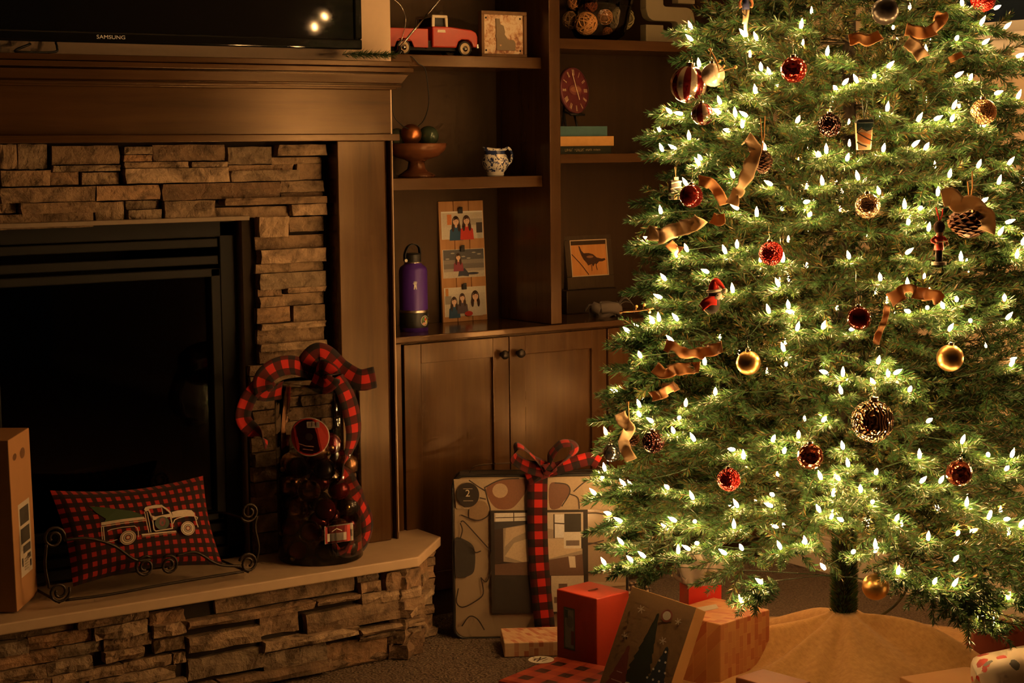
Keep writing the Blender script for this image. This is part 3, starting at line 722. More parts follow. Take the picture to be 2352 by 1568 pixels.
for a, c in [((1752, 1328), (1733, 1412)), ((1762, 1322), (1790, 1352)), ((2148, 1330), (2142, 1400)), ((2190, 1336), (2170, 1382)), ((2222, 1335), (2222, 1455)), ((2196, 1345), (2200, 1440)), ((2280, 1418), (2288, 1468)), ((2058, 1290), (2070, 1368)), ((1475, 1285), (1470, 1335)), ((1452, 1280), (1400, 1330)), ((2300, 1355), (2345, 1400)), ((1985, 1262), (1975, 1300)), ((2240, 1320), (2262, 1400))]:
    p = on_tree(*a, .84); q = on_tree(*c, .84); put_sprig(p, (q-p).normalized(), (q-p).length)

for p, d, pitch in TIPS:
    dd = Vector((d.x, d.y, math.tan(pitch)-.08+rb.uniform(-.06, .10))).normalized(); L = rb.uniform(.15, .20); put_sprig(p-dd*L*.96, dd, L)
    dd = (dd+Vector((0, 0, -.35))).normalized(); put_sprig(p-Vector((d.x, d.y, 0))*.06-Vector((0, 0, .05))-dd*.13, dd, .13)
# ================================================================== things on the mantel and in the bookcase
up_y = lambda u, v, d: (u, -d, v)          # print on a face that looks towards -Y
# ---- television
TVY = 4.648; tx1 = at_y(832, 60, TVY).x; tvc = at_y(255, 90, TVY).x; thw = tx1-tvc; tz0 = at_y(826, 114, TVY).z; tvh = thw*2*.572
GLOSSB = N('gloss_black_plastic'); GLOSSB.base((.006, .006, .006)); GLOSSB.set(.07, spec=.5)
SCREEN = N('tv_screen'); SCREEN.base((.005, .005, .006)); SCREEN.set(.055, spec=.5)
tv = thing('television', 'large black flat television mounted above the mantel', 'television', (tvc, TVY, tz0))
b = MB(); bz = .030
b.box((-thw, 0, 0), (thw, .03, bz)); b.box((-thw, 0, tvh-.024), (thw, .03, tvh)); b.box((-thw, 0, bz), (-thw+.026, .03, tvh-.024)); b.box((thw-.026, 0, bz), (thw, .03, tvh-.024)); b.build('bezel', GLOSSB.m, tv, bevel=.005, bseg=3)
MB().box((-thw+.025, .006, bz-.001), (thw-.025, .012, tvh-.023)).build('screen', SCREEN.m, tv)
MB().box((-thw+.03, .012, .02), (thw-.03, .05, tvh-.02)).build('back_shell', BLACK, tv, bevel=.004)
MB().box((-.20, .05, tvh*.3), (.20, YW-TVY-.001, tvh*.75)).build('wall_mount', BLACK, tv)
LOGO = M_plain('logo_silver', (.75, .72, .70), .35, .3, .5, .05, 30)
lettering('logo', 'SAMSUNG', .0145, LOGO, tv, (0, -.0006, .0155), (math.pi/2, 0, 0), xs=1.25)
RUB = M_plain('black_cable_rubber', (.012, .012, .012), .5)
b = MB().tube(spline([at_y(128, 98, 4.69), at_y(131, 108, 4.685), at_y(126, 119, 4.68), at_y(70, 120, 4.66), at_y(34, 117, 4.66), at_y(70, 101, 4.69)], 6), .0035, 6)
tag(b.build('cable', RUB, None, True), 'black cable trailing between the television and the mantel', 'cable')
# ---- pine sprig on the mantel
V, Fc, C = [], [], []; nr = np.random.default_rng(9)
sp = thing('pine_sprig', 'small dark green pine sprig lying on the mantel end', 'pine sprig', at_y(838, 141, 4.63))
for i in range(6):
    x = -.075+.026*i; add_tube((x, 0, .010), (x+.05, .005, .016), .0018, V, Fc, C); needles((x, 0, .010), (x+.055, .004, .014), 1500, .024, .05, V, Fc, C, w=.0016, flat=.8)
v = np.concatenate(V); lo = v[:, 2].min(); V = [q-np.array([0, 0, lo-.0005]) for q in V]
me = to_mesh('needles', V, Fc, C); o = bpy.data.objects.new('needles', me); COL.objects.link(o); o.parent = sp; o['kind'] = 'stuff'; o.location = (0, 0, ZMT-sp.location.z)
# ---- rabbit-ear aerial on the shelf
CHROME = M_plain('chrome', (.70, .66, .60), .18, 1., .5, .03, 20)
an = thing('tv_antenna', 'silver telescopic tv antenna standing before the red toy truck', 'antenna', (0, 0, 0))
ab = at_y(917, 124, 4.800)
b = MB().lathe([(0, 0), (.016, 0), (.014, .010), (.007, .014), (.006, .024), (0, .026)], 16, (ab.x, ab.y, ZL1)); b.build('base', GLOSSB.m, an, True)
p0 = Vector((ab.x, ab.y, ZL1+.020)); p1 = at_y(1045, -42, 4.800)
b = MB(); m_ = p0.lerp(p1, .5); b.tube([p0, m_], .0034, 8); b.tube([m_, p1], .0026, 8); b.sphere(p1, .004, 8, 6); b.build('rod', CHROME, an, True)
b = MB().tube(spline([p0, at_y(925, 82, 4.80), at_y(932, 45, 4.80), at_y(921, 14, 4.80), at_y(900, -4, 4.80), at_y(880, -12, 4.80)], 8), .0011, 6); b.build('wire_loop', CHROME, an, True)
b = MB().tube(spline([(ab.x, ab.y, ZL1+.004), at_y(940, 128, 4.788), at_y(950, 134, 4.780), at_y(962, 147, 4.780), at_y(976, 158, 4.779), at_y(983, 200, 4.80), at_y(985, 240, 4.83), at_y(974, 275, 4.86), at_y(958, 292, 4.88)], 6), .0016, 5); b.build('cable', RUB, an, True)
b = MB().tube(spline([at_y(901, 222, 4.752), at_y(902, 250, 4.755), at_y(908, 272, 4.77), at_y(924, 288, 4.80), at_y(938, 296, 4.83)], 6), .0014, 5); b.build('cable', RUB, an, True)

# ---- red toy pickup
TKY = 4.835; xa = at_y(927.3, 110, TKY).x; xb = at_y(1067.6, 109, TKY).x; k = (xb-xa)/500; kz = (at_y(1010, 33, TKY).z-at_y(1010, 127.5, TKY).z)/337
TRED = M_plain('toy_red_enamel', (.46, .030, .012), .32, 0, .5, .18, 22, coat=.4)
TCREAM = M_plain('toy_cream_enamel', (.66, .56, .42), .4, 0, .5, .12, 40)
TYRE = M_plain('toy_tyre_rubber', (.016, .014, .012), .7)
HUB = M_plain('toy_hub_whitewall', (.62, .48, .30), .35, .2)
DARKWIN = M_plain('dark_interior', (.015, .013, .012), .5)
tk = thing('toy_truck', 'old red metal toy pickup truck with a cream cab on the top shelf', 'toy truck', (xa, TKY, ZL1))
tq = lambda u, v, d: ((u-240)*k, d, (455-v)*kz)
def tp(name, pts, d0, d1, m, parent=tk, bevel=.002):
    return MB().prism(pts, tq, d0, d1).build(name, m, parent, bevel=bevel)
tp('bed', [(60,390),(60,235),(440,235),(440,390),(325,390),(305,340),(275,318),(215,318),(185,345),(170,390)][::1], 0, .004, TRED)
tp('bed', [(60,390),(60,235),(440,235),(440,390),(325,390),(305,340),(275,318),(215,318),(185,345),(170,390)], .104, .108, TRED)
tp('bed', [(60,390),(60,240),(72,240),(72,390)], .004, .104, TRED); tp('bed_front', [(425,390),(425,240),(440,240),(440,390)], .004, .104, TRED); tp('bed_floor', [(72,340),(72,325),(425,325),(425,340)], .004, .104, TRED)
hood = [(475,385),(475,213),(620,213),(800,233),(838,253),(850,290),(850,378),(815,378),(800,335),(770,315),(715,315),(690,335),(672,385)]
tp('cab_body', hood, 0, .108, TRED, bevel=.004)
cabt = tp('cab_roof', [(475,142),(478,118),(603,118),(606,142)], .002, .106, TCREAM, bevel=.003)
for y0 in (.002, .098):
    tp('pillar', [(475,215),(476,140),(500,140),(497,215)], y0, y0+.008, TCREAM, cabt, .001); tp('pillar', [(588,215),(583,140),(604,140),(606,215)], y0, y0+.008, TCREAM, cabt, .001)
tp('window', [(498,214),(499,142),(585,142),(588,214)], .012, .096, DARKWIN, bevel=0)
tp('cab_gap', [(438,395),(438,330),(478,330),(478,395)], .01, .098, TYRE); tp('chassis', [(150,410),(150,378),(830,378),(830,410)], .02, .088, TYRE)
tp('bumper', [(838,388),(838,350),(862,345),(864,388)], -.002, .110, CHROME, bevel=.002)
tp('headlight', [(848,318),(848,296),(856,296),(856,318)], .008, .028, CHROME); tp('door_badge', [(512,262),(516,240),(578,240),(582,262)], -.0012, .002, TCREAM, bevel=.0005)
b = MB()
for pts in ([(470,335),(330,335)], ): pass
for cx in (240, 740):
    for y0 in (-.001, .086):
        w = MB().lathe([(0, 0), (62*kz, 0), (64*kz, .004), (64*kz, .018), (62*kz, .022), (0, .022)], 20).build('wheel', TYRE, tk, 'auto', loc=((cx-240)*k, y0+.022, 64*kz), rot=(math.pi/2, 0, 0))
        MB().lathe([(0, .026), (14*kz, .025), (20*kz, .0225), (44*kz, .0235), (48*kz, .0222)], 20).build('hub', HUB, w, True)
        MB().lathe([(0, .030), (12*kz, .028), (24*kz, .0245)], 16).build('hub_cap', CHROME, w, True)

# ---- framed state-shaped sign
FRW = M_wood('frame_brown_wood', (.10, .052, .026), (.19, .105, .055), .5, 'z', 2)
ya = 4.822; a0 = at_y(1107, 130, ya); a1 = at_y(1210, 28, ya); fw, fh = a1.x-a0.x, a1.z-ZL1
idf = thing('framed_sign', 'square wood frame with a brown state silhouette on rusty cream board', 'framed sign', (a0.x, ya, ZL1))
b = MB(); e = .011
b.box((0, 0, 0), (fw, .02, e)); b.box((0, 0, fh-e), (fw, .02, fh)); b.box((0, 0, e), (e, .02, fh-e)); b.box((fw-e, 0, e), (fw, .02, fh-e)); b.build('frame', FRW, idf, bevel=.0015)
def M_rusty():
    a = N('rusty_cream_board'); p = a.tc('Object'); f = a.noise(p, 55, 5, .7, dist=.8); g = a.noise(p, 16, 3)
    k_ = a.math('ADD', a.math('MULTIPLY', f, .6), a.math('MULTIPLY', g, .4)); a.base(a.ramp(k_, [(.44, (.66, .52, .36)), (.52, (.52, .30, .16)), (.58, (.26, .10, .045))])); a.set(.6); return a.m
bd = MB().box((e*.9, .008, e*.9), (fw-e*.9, .014, fh-e*.9)).build('board', M_rusty(), idf)
mp = lambda x, y: ((x-875)/372*fw, (470-y)/376*fh)
iS = [(998,155),(1028,155),(1034,200),(1060,212),(1072,262),(1068,282),(1098,326),(1140,326),(1157,350),(1155,412),(1003,412),(1003,320),(996,300),(1002,262)][::-1]
o = MB().prism([mp(x, y) for x, y in iS], lambda u, v, d: (u, .008-d, v), .0002, .004).build('state_shape', M_plain('state_brown', (.20, .145, .085), .6), idf)
b = MB(); hu, hv = mp(1033, 372); b.prism([(hu, hv-.004), (hu+.004, hv), (hu+.002, hv+.003), (hu, hv+.0015), (hu-.002, hv+.003), (hu-.004, hv)], lambda u, v, d: (u, .008-d, v), .004, .0046); b.build('heart', M_plain('heart_tan', (.55, .33, .17), .6), idf)
for u, v in ((.022, .022), (fw-.022, .022), (.022, fh-.022), (fw-.022, fh-.022)): MB().sphere((u, .008, v), .0035, 10, 6).build('nail', BLACK, idf, True)

# ---- wooden pedestal bowl with decorative balls
BOWLW = M_wood('bowl_red_wood', (.075, .026, .012), (.17, .062, .026), .28, 'x', 1.5)
bp = at_y(957, 404, 4.915); bp.z = ZL2
bowl = thing('pedestal_bowl', 'turned reddish wood pedestal bowl holding decorative balls', 'bowl', bp)
hz = at_y(957, 330, 4.915).z-ZL2
MB().lathe([(0, 0), (.060, 0), (.062, .006), (.045, .016), (.030, .026), (.026, hz*.46), (.036, hz*.52), (.070, hz*.62), (.092, hz*.80), (.100, hz), (.094, hz+.002), (.084, hz*.82), (.060, hz*.68), (0, hz*.62)], 36).build('body', BOWLW, bowl, True)
def M_copper(name, c, r, m): return M_plain(name, c, r, m, .5, .25, 45)
for nm, px_, py_, y_, r_, m_, lb in (('decorative_ball', 944, 309, 4.885, .034, M_copper('copper_ball', (.52, .20, .075), .30, .9), 'shiny copper ball on top of the wooden pedestal bowl'),
    ('decorative_ball', 984, 313, 4.90, .034, M_copper('green_glass_ball', (.06, .085, .05), .12, .3), 'dark green glass ball in the wooden pedestal bowl'),
    ('decorative_ball', 968, 318, 4.955, .030, M_copper('brown_ball', (.16, .08, .04), .5, 0), 'brown wicker ball at the back of the wooden pedestal bowl'),
    ('decorative_ball', 912, 318, 4.925, .032, M_copper('moss_ball', (.05, .06, .03), .8, 0), 'dark mossy ball at the mantel side of the pedestal bowl')):
    p = at_y(px_, py_, y_); tag(MB().sphere((0, 0, 0), r_, 24, 14).build(nm, m_, None, True, loc=p), lb, 'ball', 'balls in the pedestal bowl')

# ---- blue and white creamer
def M_willow():
    a = N('blue_willow_china'); p = a.tc('Object'); f = a.noise(p, 75, 5, .65, dist=1.2); z = a.n('ShaderNodeSeparateXYZ'); a.l(p, z.inputs[0])
    rim = a.math('GREATER_THAN', z.outputs[2], .071); foot = a.math('LESS_THAN', z.outputs[2], .014)
    ink = a.math('GREATER_THAN', f, .52); ink = a.math('MULTIPLY', ink, a.math('SUBTRACT', 1., foot)); ink = a.math('MAXIMUM', ink, a.math('MULTIPLY', rim, a.math('LESS_THAN', z.outputs[2], .083)))
    a.base(a.mix(ink, (.80, .76, .70), (.022, .036, .12))); a.set(.14, spec=.5, coat=.3); return a.m
WIL = M_willow(); cp = at_y(1138, 402, 4.880); cp.z = ZL2; ch = at_y(1138, 341, 4.88).z-ZL2
cr = thing('creamer_jug', 'small blue and white patterned china creamer jug', 'jug', cp)
b = MB(); prof = [(0, .003), (.026, 0), (.029, .004), (.028, .010), (.040, .026), (.045, .044), (.041, .060), (.033, .074), (.033, ch-.005), (.035, ch), (.032, ch-.003), (.030, .07), (0, .02)]
b.lathe(prof, 32)
for i, p in enumerate(b.v):
    if p[2] > .068 and p[0] < -.018: f = min(1, (p[2]-.068)/(ch-.068)); q = max(0, (-p[0]-.018)/.017); b.v[i] = (p[0]-.014*f*q, p[1]*(1-.35*q*f), p[2]+.006*f*q)
b.build('body', WIL, cr, True)
MB().tube(spline([(.032, 0, ch-.008), (.052, 0, ch+.002), (.066, 0, ch-.018), (.060, 0, .044), (.040, 0, .030)], 7), [.0045]*29, 8).build('handle', WIL, cr, True)

# ---- purple drinking bottle
PURP = M_plain('purple_powder_coat', (.070, .020, .26), .42, .1, .5, .06, 200, .05)
STEEL = M_plain('brushed_steel', (.55, .50, .45), .28, 1, .5, .06, 60)
wy = at_z(951, 760, ZCT).y; wp = at_y(951, 760, wy); wp.z = ZCT; R = .0455; wz = lambda y: at_y(951, y, wy-.02).z-ZCT
wb_ = thing('water_bottle', 'purple steel water bottle with a black loop cap on the counter', 'water bottle', wp)
b = MB().lathe([(0, 0), (R-.002, 0), (R, .003), (R, wz(622)), (R-.004, wz(614)), (R-.016, wz(608)), (.026, wz(604)), (0, wz(604))], 36); b.build('body', PURP, wb_, 'auto', angle=50)
MB().lathe([(R+.0006, wz(752)), (R+.0012, wz(750)), (R+.0012, wz(720)), (R+.0006, wz(718))], 36).build('black_band', BLACK, wb_, True)
MB().lathe([(R+.0008, wz(718)), (R+.0016, wz(717)), (R+.0016, wz(713)), (R+.0006, wz(712))], 36).build('steel_ring', STEEL, wb_, True)
MB().lathe([(.0265, wz(605)), (.028, wz(604.5)), (.028, wz(602)), (.0262, wz(601.5))], 28).build('neck_ring', STEEL, wb_, True)
MB().lathe([(0, wz(582)), (.022, wz(582)), (.0265, wz(585)), (.0265, wz(602)), (0, wz(602))], 28).build('cap', BLACK, wb_, 'auto')
z0 = wz(600); b = ribbon_mesh([(-.030, 0, z0), (-.030, 0, z0+.022), (-.018, 0, z0+.046), (.004, 0, z0+.054), (.022, 0, z0+.044), (.027, 0, z0+.020)], .014, (0, 1, 0)); b.build('strap', BLACK, wb_, True, solid=.003)
MB().tube([(-.032, -.006, z0+.003), (-.032, -.012, z0+.003)], .0055, 12).build('strap_pin', STEEL, wb_)
cyl = lambda a0, zc, rr: (lambda u, v, d: ((rr+d)*math.sin(a0+u/rr), -(rr+d)*math.cos(a0+u/rr), zc+v))
vw = math.atan2(wp.x, wp.y)*-1     # where the camera-facing side lies
FIG = (.82, .80, .78)
fig = [ell(FIG, 0, .0045, .0042, .0042), (FIG, [(-.0036, .002), (-.0050, -.013), (-.0022, -.013), (0, -.004), (.0022, -.013), (.0050, -.013), (.0036, .002)])]
for q in (-.0036, -.0012, .0012, .0036): fig.append(ell(FIG, q*1.15, .0092+(.001 if abs(q) < .002 else 0), .00085, .0032))
fig += [ell(FIG, -.0058, .0050, .0009, .0026, rot=.6), ell((.05, .02, .2), 0, .0042, .0012, .0012)]
decal('logo', fig, cyl(-vw*0+math.radians(8)-vw*-1-math.radians(0), wz(654), R+.0006), wb_)
st = [ell((.80, .74, .66), 0, 0, .0165, .0165, 28), ell((.10, .13, .05), 0, 0, .0150, .0150, 24), ell((.62, .05, .03), .001, .004, .006, .0042), ell((.66, .60, .08), .008, -.003, .0026, .007), ell((.12, .30, .08), -.007, .005, .005, .004), ell((.72, .40, .30), -.004, -.009, .007, .0042)]
decal('sticker', st, cyl(math.radians(-14)+vw*-1*-1*-1+0, wz(736), R+.0016), wb_)
LW = M_plain('white_print', (.80, .77, .72), .5)
for i, t in enumerate(('Hydro Flask', 'Parks for All')):
    pass
tx_ = decal('small_print', [rect((.75, .72, .68), 0, .010-.009*i, .017-.004*i, .014-.009*i) for i in range(3)], cyl(math.radians(14)+vw*-1*-1*-1, wz(734), R+.0016), wb_)

# ---- clip board with three photo prints, leaning back
def lean_panel(BL, BR, TLpx, TRpx):
    """bottom corners known; the top edge is as far back as its sight lines demand"""
    lo, hi = 4.6, 5.05
    for _ in range(40):
        m = (lo+hi)/2
        if at_y(*TLpx, m).x < BL.x: lo = m
        else: hi = m
    TL = at_y(*TLpx, lo); return TL
BLp, BRp = at_z(1022, 742, ZCT), at_z(1116, 733, ZCT)
ypl = (BLp.y+BRp.y)/2; BLp = Vector((BLp.x, ypl, ZCT)); BRp = Vector((BRp.x, ypl, ZCT)); TLp = lean_panel(BLp, BRp, (970, 467), None)
pw = BRp.x-BLp.x; vv = TLp-BLp; ph = vv.length; lean = math.atan2(vv.y, vv.z)
pl = thing('photo_clip_board', 'slatted wood board with three clipped photo prints leaning in the bookcase', 'photo board', BLp, rot=(-lean, 0, 0))
PINE = M_wood('honey_pine', (.30, .145, .060), (.46, .245, .11), .5, 'z', 1.5)
for i in range(3): MB().box((pw*i/3+.0008, 0, 0), (pw*(i+1)/3-.0008, .011, ph)).build('slat', PINE, pl, bevel=.002)
for v in (.12, .85): MB().box((.006, .0112, ph*v), (pw-.006, .018, ph*v+.02)).build('batten', PINE, pl)
SK = (.78, .50, .36); SK2 = (.55, .30, .19); HR = (.045, .018, .010); WHT = (.66, .60, .52)
def person(x, y, s, top, hair=HR, skin=SK, smile=True):
    r_ = [ell(hair, x, y-.05*s, .19*s, .34*s), (top, [(x-.34*s, y-.95*s), (x-.30*s, y-.42*s), (x-.12*s, y-.26*s), (x+.12*s, y-.26*s), (x+.30*s, y-.42*s), (x+.34*s, y-.95*s)]),
         ell(hair, x-.15*s, y-.30*s, .07*s, .22*s), ell(hair, x+.15*s, y-.30*s, .07*s, .22*s), ell(skin, x, y-.22*s, .06*s, .10*s), ell(skin, x, y, .145*s, .19*s), (hair, [(x-.135*s, y+.04*s), (x-.06*s, y+.19*s), (x+.06*s, y+.19*s), (x+.135*s, y+.04*s), (x+.03*s, y+.12*s)]),
         ell((.05, .02, .015), x-.045*s, y+.02*s, .016*s, .011*s), ell((.05, .02, .015), x+.045*s, y+.02*s, .016*s, .011*s), ell(skin, x, y-.03*s, .016*s, .03*s)]
    if smile: r_ += [ell((.72, .62, .55), x, y-.085*s, .045*s, .018*s)]
    return r_
ph1 = [rect(WHT, 0, 0, 1, .66), rect((.62, .55, .46), .0, .30, 1, .66), rect((.66, .22, .06), .13, .36, .24, .62), rect((.45, .40, .33), .62, .34, 1., .5), rect((.06, .05, .05), .84, .14, .99, .40), rect((.50, .47, .42), .86, 0, 1, .14), rect((.60, .52, .40), .75, .54, .93, .62)]+person(.34, .44, .50, (.020, .085, .19))+person(.60, .45, .50, (.60, .045, .03))
ph2 = [rect((.17, .15, .14), 0, 0, 1, .70), rect((.10, .10, .11), 0, .42, 1, .70), rect((.24, .21, .19), 0, .34, 1, .44), rect((.34, .30, .26), 0, .14, 1, .22), rect((.50, .44, .36), 0, 0, 1, .15)]+[ell((.40, .37, .34), .1+.13*i, .47+.045*((i*7) % 4), .05, .015) for i in range(7)]+[(( .045, .05, .08), [(.38, .22), (.52, .22), (.62, .08), (.60, .02), (.46, .04), (.34, .03)]), ell((.04, .04, .06), .70, .09, .16, .03)]+person(.36, .50, .36, (.26, .045, .075), smile=False)
ph3 = [rect((.62, .56, .47), 0, 0, 1, .70), rect((.68, .62, .52), .1, .54, 1, .70), rect((.58, .24, .05), .02, .50, .09, .68), rect((.30, .27, .23), 0, .30, .16, .50)]+person(.22, .36, .42, (.020, .075, .17))+person(.42, .44, .40, (.10, .07, .09))+person(.74, .46, .50, (.62, .56, .50))+[ell((.50, .04, .03), .56, .05, .10, .06)]
for i, (v0, v1, sh) in enumerate(((.685, .915, ph1), (.365, .60, ph2), (.045, .285, ph3))):
    pho = MB().box((pw*.05, -.0012, ph*v0), (pw*.97, -.0004, ph*v1)).build('photo_print', M_plain('photo_paper', (.70, .66, .60), .4), pl)
    sx_ = pw*.92; sz_ = ph*(v1-v0)/.70
    decal('picture', sh, lambda u, v, d, v0=v0, sx_=sx_, sz_=sz_: (pw*.05+sx_*(.012+u*.976), -.0012-d*.3, ph*v0+sz_*min(v, .69)+.0004), pho)
    cx = pw*(.46+.01*i); MB().box((cx-.008, -.010, ph*v1-.008), (cx+.008, -.0013, ph*v1+.010)).box((cx-.006, -.013, ph*v1+.004), (cx+.006, -.010, ph*v1+.014)).build('clip', BLACK, pl, bevel=.0015)

# ---- bird picture on a dark box
bx0, bx1 = at_z(1302, 722, ZCT), at_z(1405, 712, ZCT)
kz_ = at_y(1305, 668, bx0.y).z
KB = MB().box((0, 0, 0), (bx1.x-bx0.x, .10, kz_-ZCT)).build('keepsake_box', M_wood('black_brown_wood', (.010, .008, .007), (.022, .016, .012), .4, 'x'), None, bevel=.003, loc=(bx0.x, bx0.y, ZCT))
tag(KB, 'low dark wooden box on the counter under the bird picture', 'box')
BLb, BRb = at_y(1305, 667, bx0.y+.03), at_y(1412, 650, bx0.y+.03); BLb.z = kz_
TLb = lean_panel(BLb, BRb, (1292, 534), None); vv = TLb-BLb; fhb = vv.length; fwb = BRb.x-BLb.x; lean = max(.12, math.atan2(vv.y, vv.z))
bf = thing('bird_picture', 'bird silhouette picture on orange wood in a wide dark frame', 'framed picture', BLb, rot=(-lean, 0, 0))
DKF = M_wood('dark_frame_wood', (.022, .016, .011), (.05, .036, .024), .5, 'z', 2)
e0, e1, g0, g1 = fwb*.115, fwb*.90, fhb*.22, fhb*.86
b = MB(); b.box((0, 0, 0), (fwb, .016, g0)); b.box((0, 0, g1), (fwb, .016, fhb)); b.box((0, 0, g0), (e0, .016, g1)); b.box((e1, 0, g0), (fwb, .016, g1)); b.build('frame', DKF, bf, bevel=.002)
b = MB(); q = .0035
b.box((e0, .001, g0), (e1, .010, g0+q)); b.box((e0, .001, g1-q), (e1, .010, g1)); b.box((e0, .001, g0+q), (e0+q, .010, g1-q)); b.box((e1-q, .001, g0+q), (e1, .010, g1-q)); b.build('inner_edge', M_plain('pale_edge', (.50, .36, .22), .5), bf)
pc = MB().box((e0+q, .004, g0+q), (e1-q, .009, g1-q)).build('panel', M_wood('orange_birch', (.44, .17, .045), (.58, .27, .085), .5, 'z', 2), bf)
BK = (.055, .018, .010); W_, H_ = e1-e0-2*q, g1-g0-2*q
bird = [(.22, .86), (.26, .84), (.30, .72), (.36, .64), (.50, .64), (.62, .60), (.72, .50), (.86, .46), (.95, .47), (.97, .42), (.88, .38), (.78, .38), (.70, .30), (.66, .33), (.60, .24), (.57, .32), (.46, .28), (.42, .36), (.34, .46), (.28, .60), (.24, .74)]
decal('bird_print', [(BK, [(e0+q+u*W_, g0+q+v*H_) for u, v in bird[::-1]]), ell((.30, .13, .05), e0+q+.53*W_, g0+q+.53*H_, .10*W_, .035*H_)]+[s_ for s_ in stroke(BK, [(e0+q+u*W_, g0+q+v*H_) for u, v in ((.02, .62), (.20, .40), (.30, .26), (.40, .10), (.45, .02))], W_*.022)]+stroke(BK, [(e0+q+.56*W_, g0+q+.30*H_), (e0+q+.55*W_, g0+q+.12*H_)], W_*.015)+stroke(BK, [(e0+q+.68*W_, g0+q+.32*H_), (e0+q+.70*W_, g0+q+.14*H_)], W_*.015), lambda u, v, d: (u, .004-d, v), pc)

# ---- grey burlap rosette
def cloth_mat(name, c, s=1400, rough=.9): 
    a = N(name); uv = a.tc('UV'); wv = a.noise(uv, s, 2); g = a.noise(a.pos(), 14, 3); a.base(a.mix(a.math('MULTIPLY', g, .45), c, [x*.55 for x in c])); a.set(rough, spec=.15, sheen=.2); a.bump(wv, .35, .001)
    tr = a.n('ShaderNodeBsdfTranslucent'); tr.inputs[0].default_value = (*c, 1); m = a.n('ShaderNodeMixShader'); m.inputs[0].default_value = .22; a.l(a.b.outputs[0], m.inputs[1]); a.l(tr.outputs[0], m.inputs[2]); a.l(m.outputs[0], a.out.inputs[0]); return a.m
GREYB = cloth_mat('grey_burlap', (.24, .195, .165)); TANB = cloth_mat('tan_burlap', (.50, .26, .105)); CREAMB = cloth_mat('cream_burlap', (.62, .46, .28))
gp = at_z(1392, 727, ZCT); gs = thing('burlap_rosette', 'crumpled grey burlap ribbon rosette lying on the counter', 'ribbon rosette', gp, rotz=-.5)
rr = random.Random(6)
for i in range(9):
    a = i*2.4; r_ = .012+.0035*i; L = [(r_*math.cos(a+t*1.5)*(1+.1*t)*1.25, r_*math.sin(a+t*1.5)*.75, .022+.012*math.sin(t*2+i)) for t in np.linspace(0, 1.6, 5)]
    ribbon_mesh(L, .038, (rr.uniform(-.4, .4), rr.uniform(-.4, .4), 1), curl=.006).build('petal', GREYB, gs, True, solid=.0012)
for s_ in (0, 1):
    ribbon_mesh([(.035, 0, .030), (.062, -.01*s_, .052+.014*s_), (.092, .004, .044), (.100, .0, .012)], .020, (0, 1, .2)).build('tail', GREYB, gs, True, solid=.0012)
ribbon_mesh([(-.03, .0, .030), (-.055, .01, .042), (-.072, .012, .02)], .020, (0, 1, .2)).build('tail', GREYB, gs, True, solid=.0012)

# ---- block letter S
SLT = M_plain('letter_olive_paint', (.235, .195, .12), .55, 0, .4, .08, 25)
half = [(850,95),(862,112),(880,125),(905,132),(1070,132),(1088,138),(1095,150),(1095,190),(1088,204),(1075,210),(990,210),(979,206),(975,198),(975,165),(835,165),(835,315),(1090,315),(1140,309),(1180,295),(1208,272),(1225,245),(1233,215),(1235,180),(1235,110)]
full = half+[(2070-x, 144-y) for x, y in half]
sy = 4.868; a0 = at_y(1250+835*.2806, 315*.2806, sy); ks = (at_y(1250+1235*.2806, 50, sy).x-at_y(1250+835*.2806, 50, sy).x)/400; kv = (at_y(1500, 0, sy).z-at_y(1500, 88.4, sy).z)/315
o = MB().prism([((x-835)*ks, (315-y)*kv) for x, y in full][::-1], lambda u, v, d: (u, d, v), 0, .034).build('letter_s', SLT, None, bevel=.002, loc=(a0.x, sy, ZR1))
tag(o, 'thick olive painted wooden letter S on the upper shelf', 'letter')

# ---- round clock
CLK = M_plain('clock_maroon_face', (.12, .022, .030), .30, 0, .5, .35, 28); RIMM = M_plain('clock_rim_purple', (.17, .05, .06), .35, .2)
cy_ = 4.93; cc = at_y(1318, 208, cy_); cr_ = .0785
ck = thing('clock', 'round maroon clock with pale roman numerals half hidden by the divider', 'clock', cc, rot=(math.radians(-6), 0, math.radians(17)))
MB().lathe([(0, 0), (cr_*.97, 0), (cr_*.97, .008), (0, .008)], 40).build('face', CLK, ck, 'auto', rot=(math.pi/2, 0, 0), loc=(0, .004, 0))
MB().lathe([(cr_*.95, -.002), (cr_, -.002), (cr_*1.01, .006), (cr_, .012), (cr_*.95, .012)], 40).build('rim', RIMM, ck, True, rot=(math.pi/2, 0, 0), loc=(0, .006, 0))
CW = (.72, .55, .36); nums = []
rom = {12: 'XII', 1: 'I', 2: 'II', 3: 'III', 4: 'IV', 5: 'V', 6: 'VI', 7: 'VII', 8: 'VIII', 9: 'IX', 10: 'X', 11: 'XI'}
for h, t in rom.items():
    a = math.radians(90-30*h); ux, uy = math.cos(a), math.sin(a); vx, vy = -uy, ux; w = len(t)*.0042
    for i, chh in enumerate(t):
        off = -w/2+.0042*(i+.5); A = lambda r, s_: (ux*r-vx*s_, uy*r-vy*s_)
        r0, r1 = cr_*.66, cr_*.90
        if chh == 'I': nums += stroke(CW, [A(r0, off), A(r1, off)], .0018)
        elif chh == 'V': nums += stroke(CW, [A(r1, off-.0018), A(r0, off)], .0018)+stroke(CW, [A(r0, off), A(r1, off+.0018)], .0014)
        else: nums += stroke(CW, [A(r1, off-.0018), A(r0, off+.0018)], .0018)+stroke(CW, [A(r0, off-.0018), A(r1, off+.0018)], .0014)
nums += [ell((.34, .13, .08), .004, .003, .030, .010), ell((.22, .07, .06), .002, .002, .036, .018)][::-1]
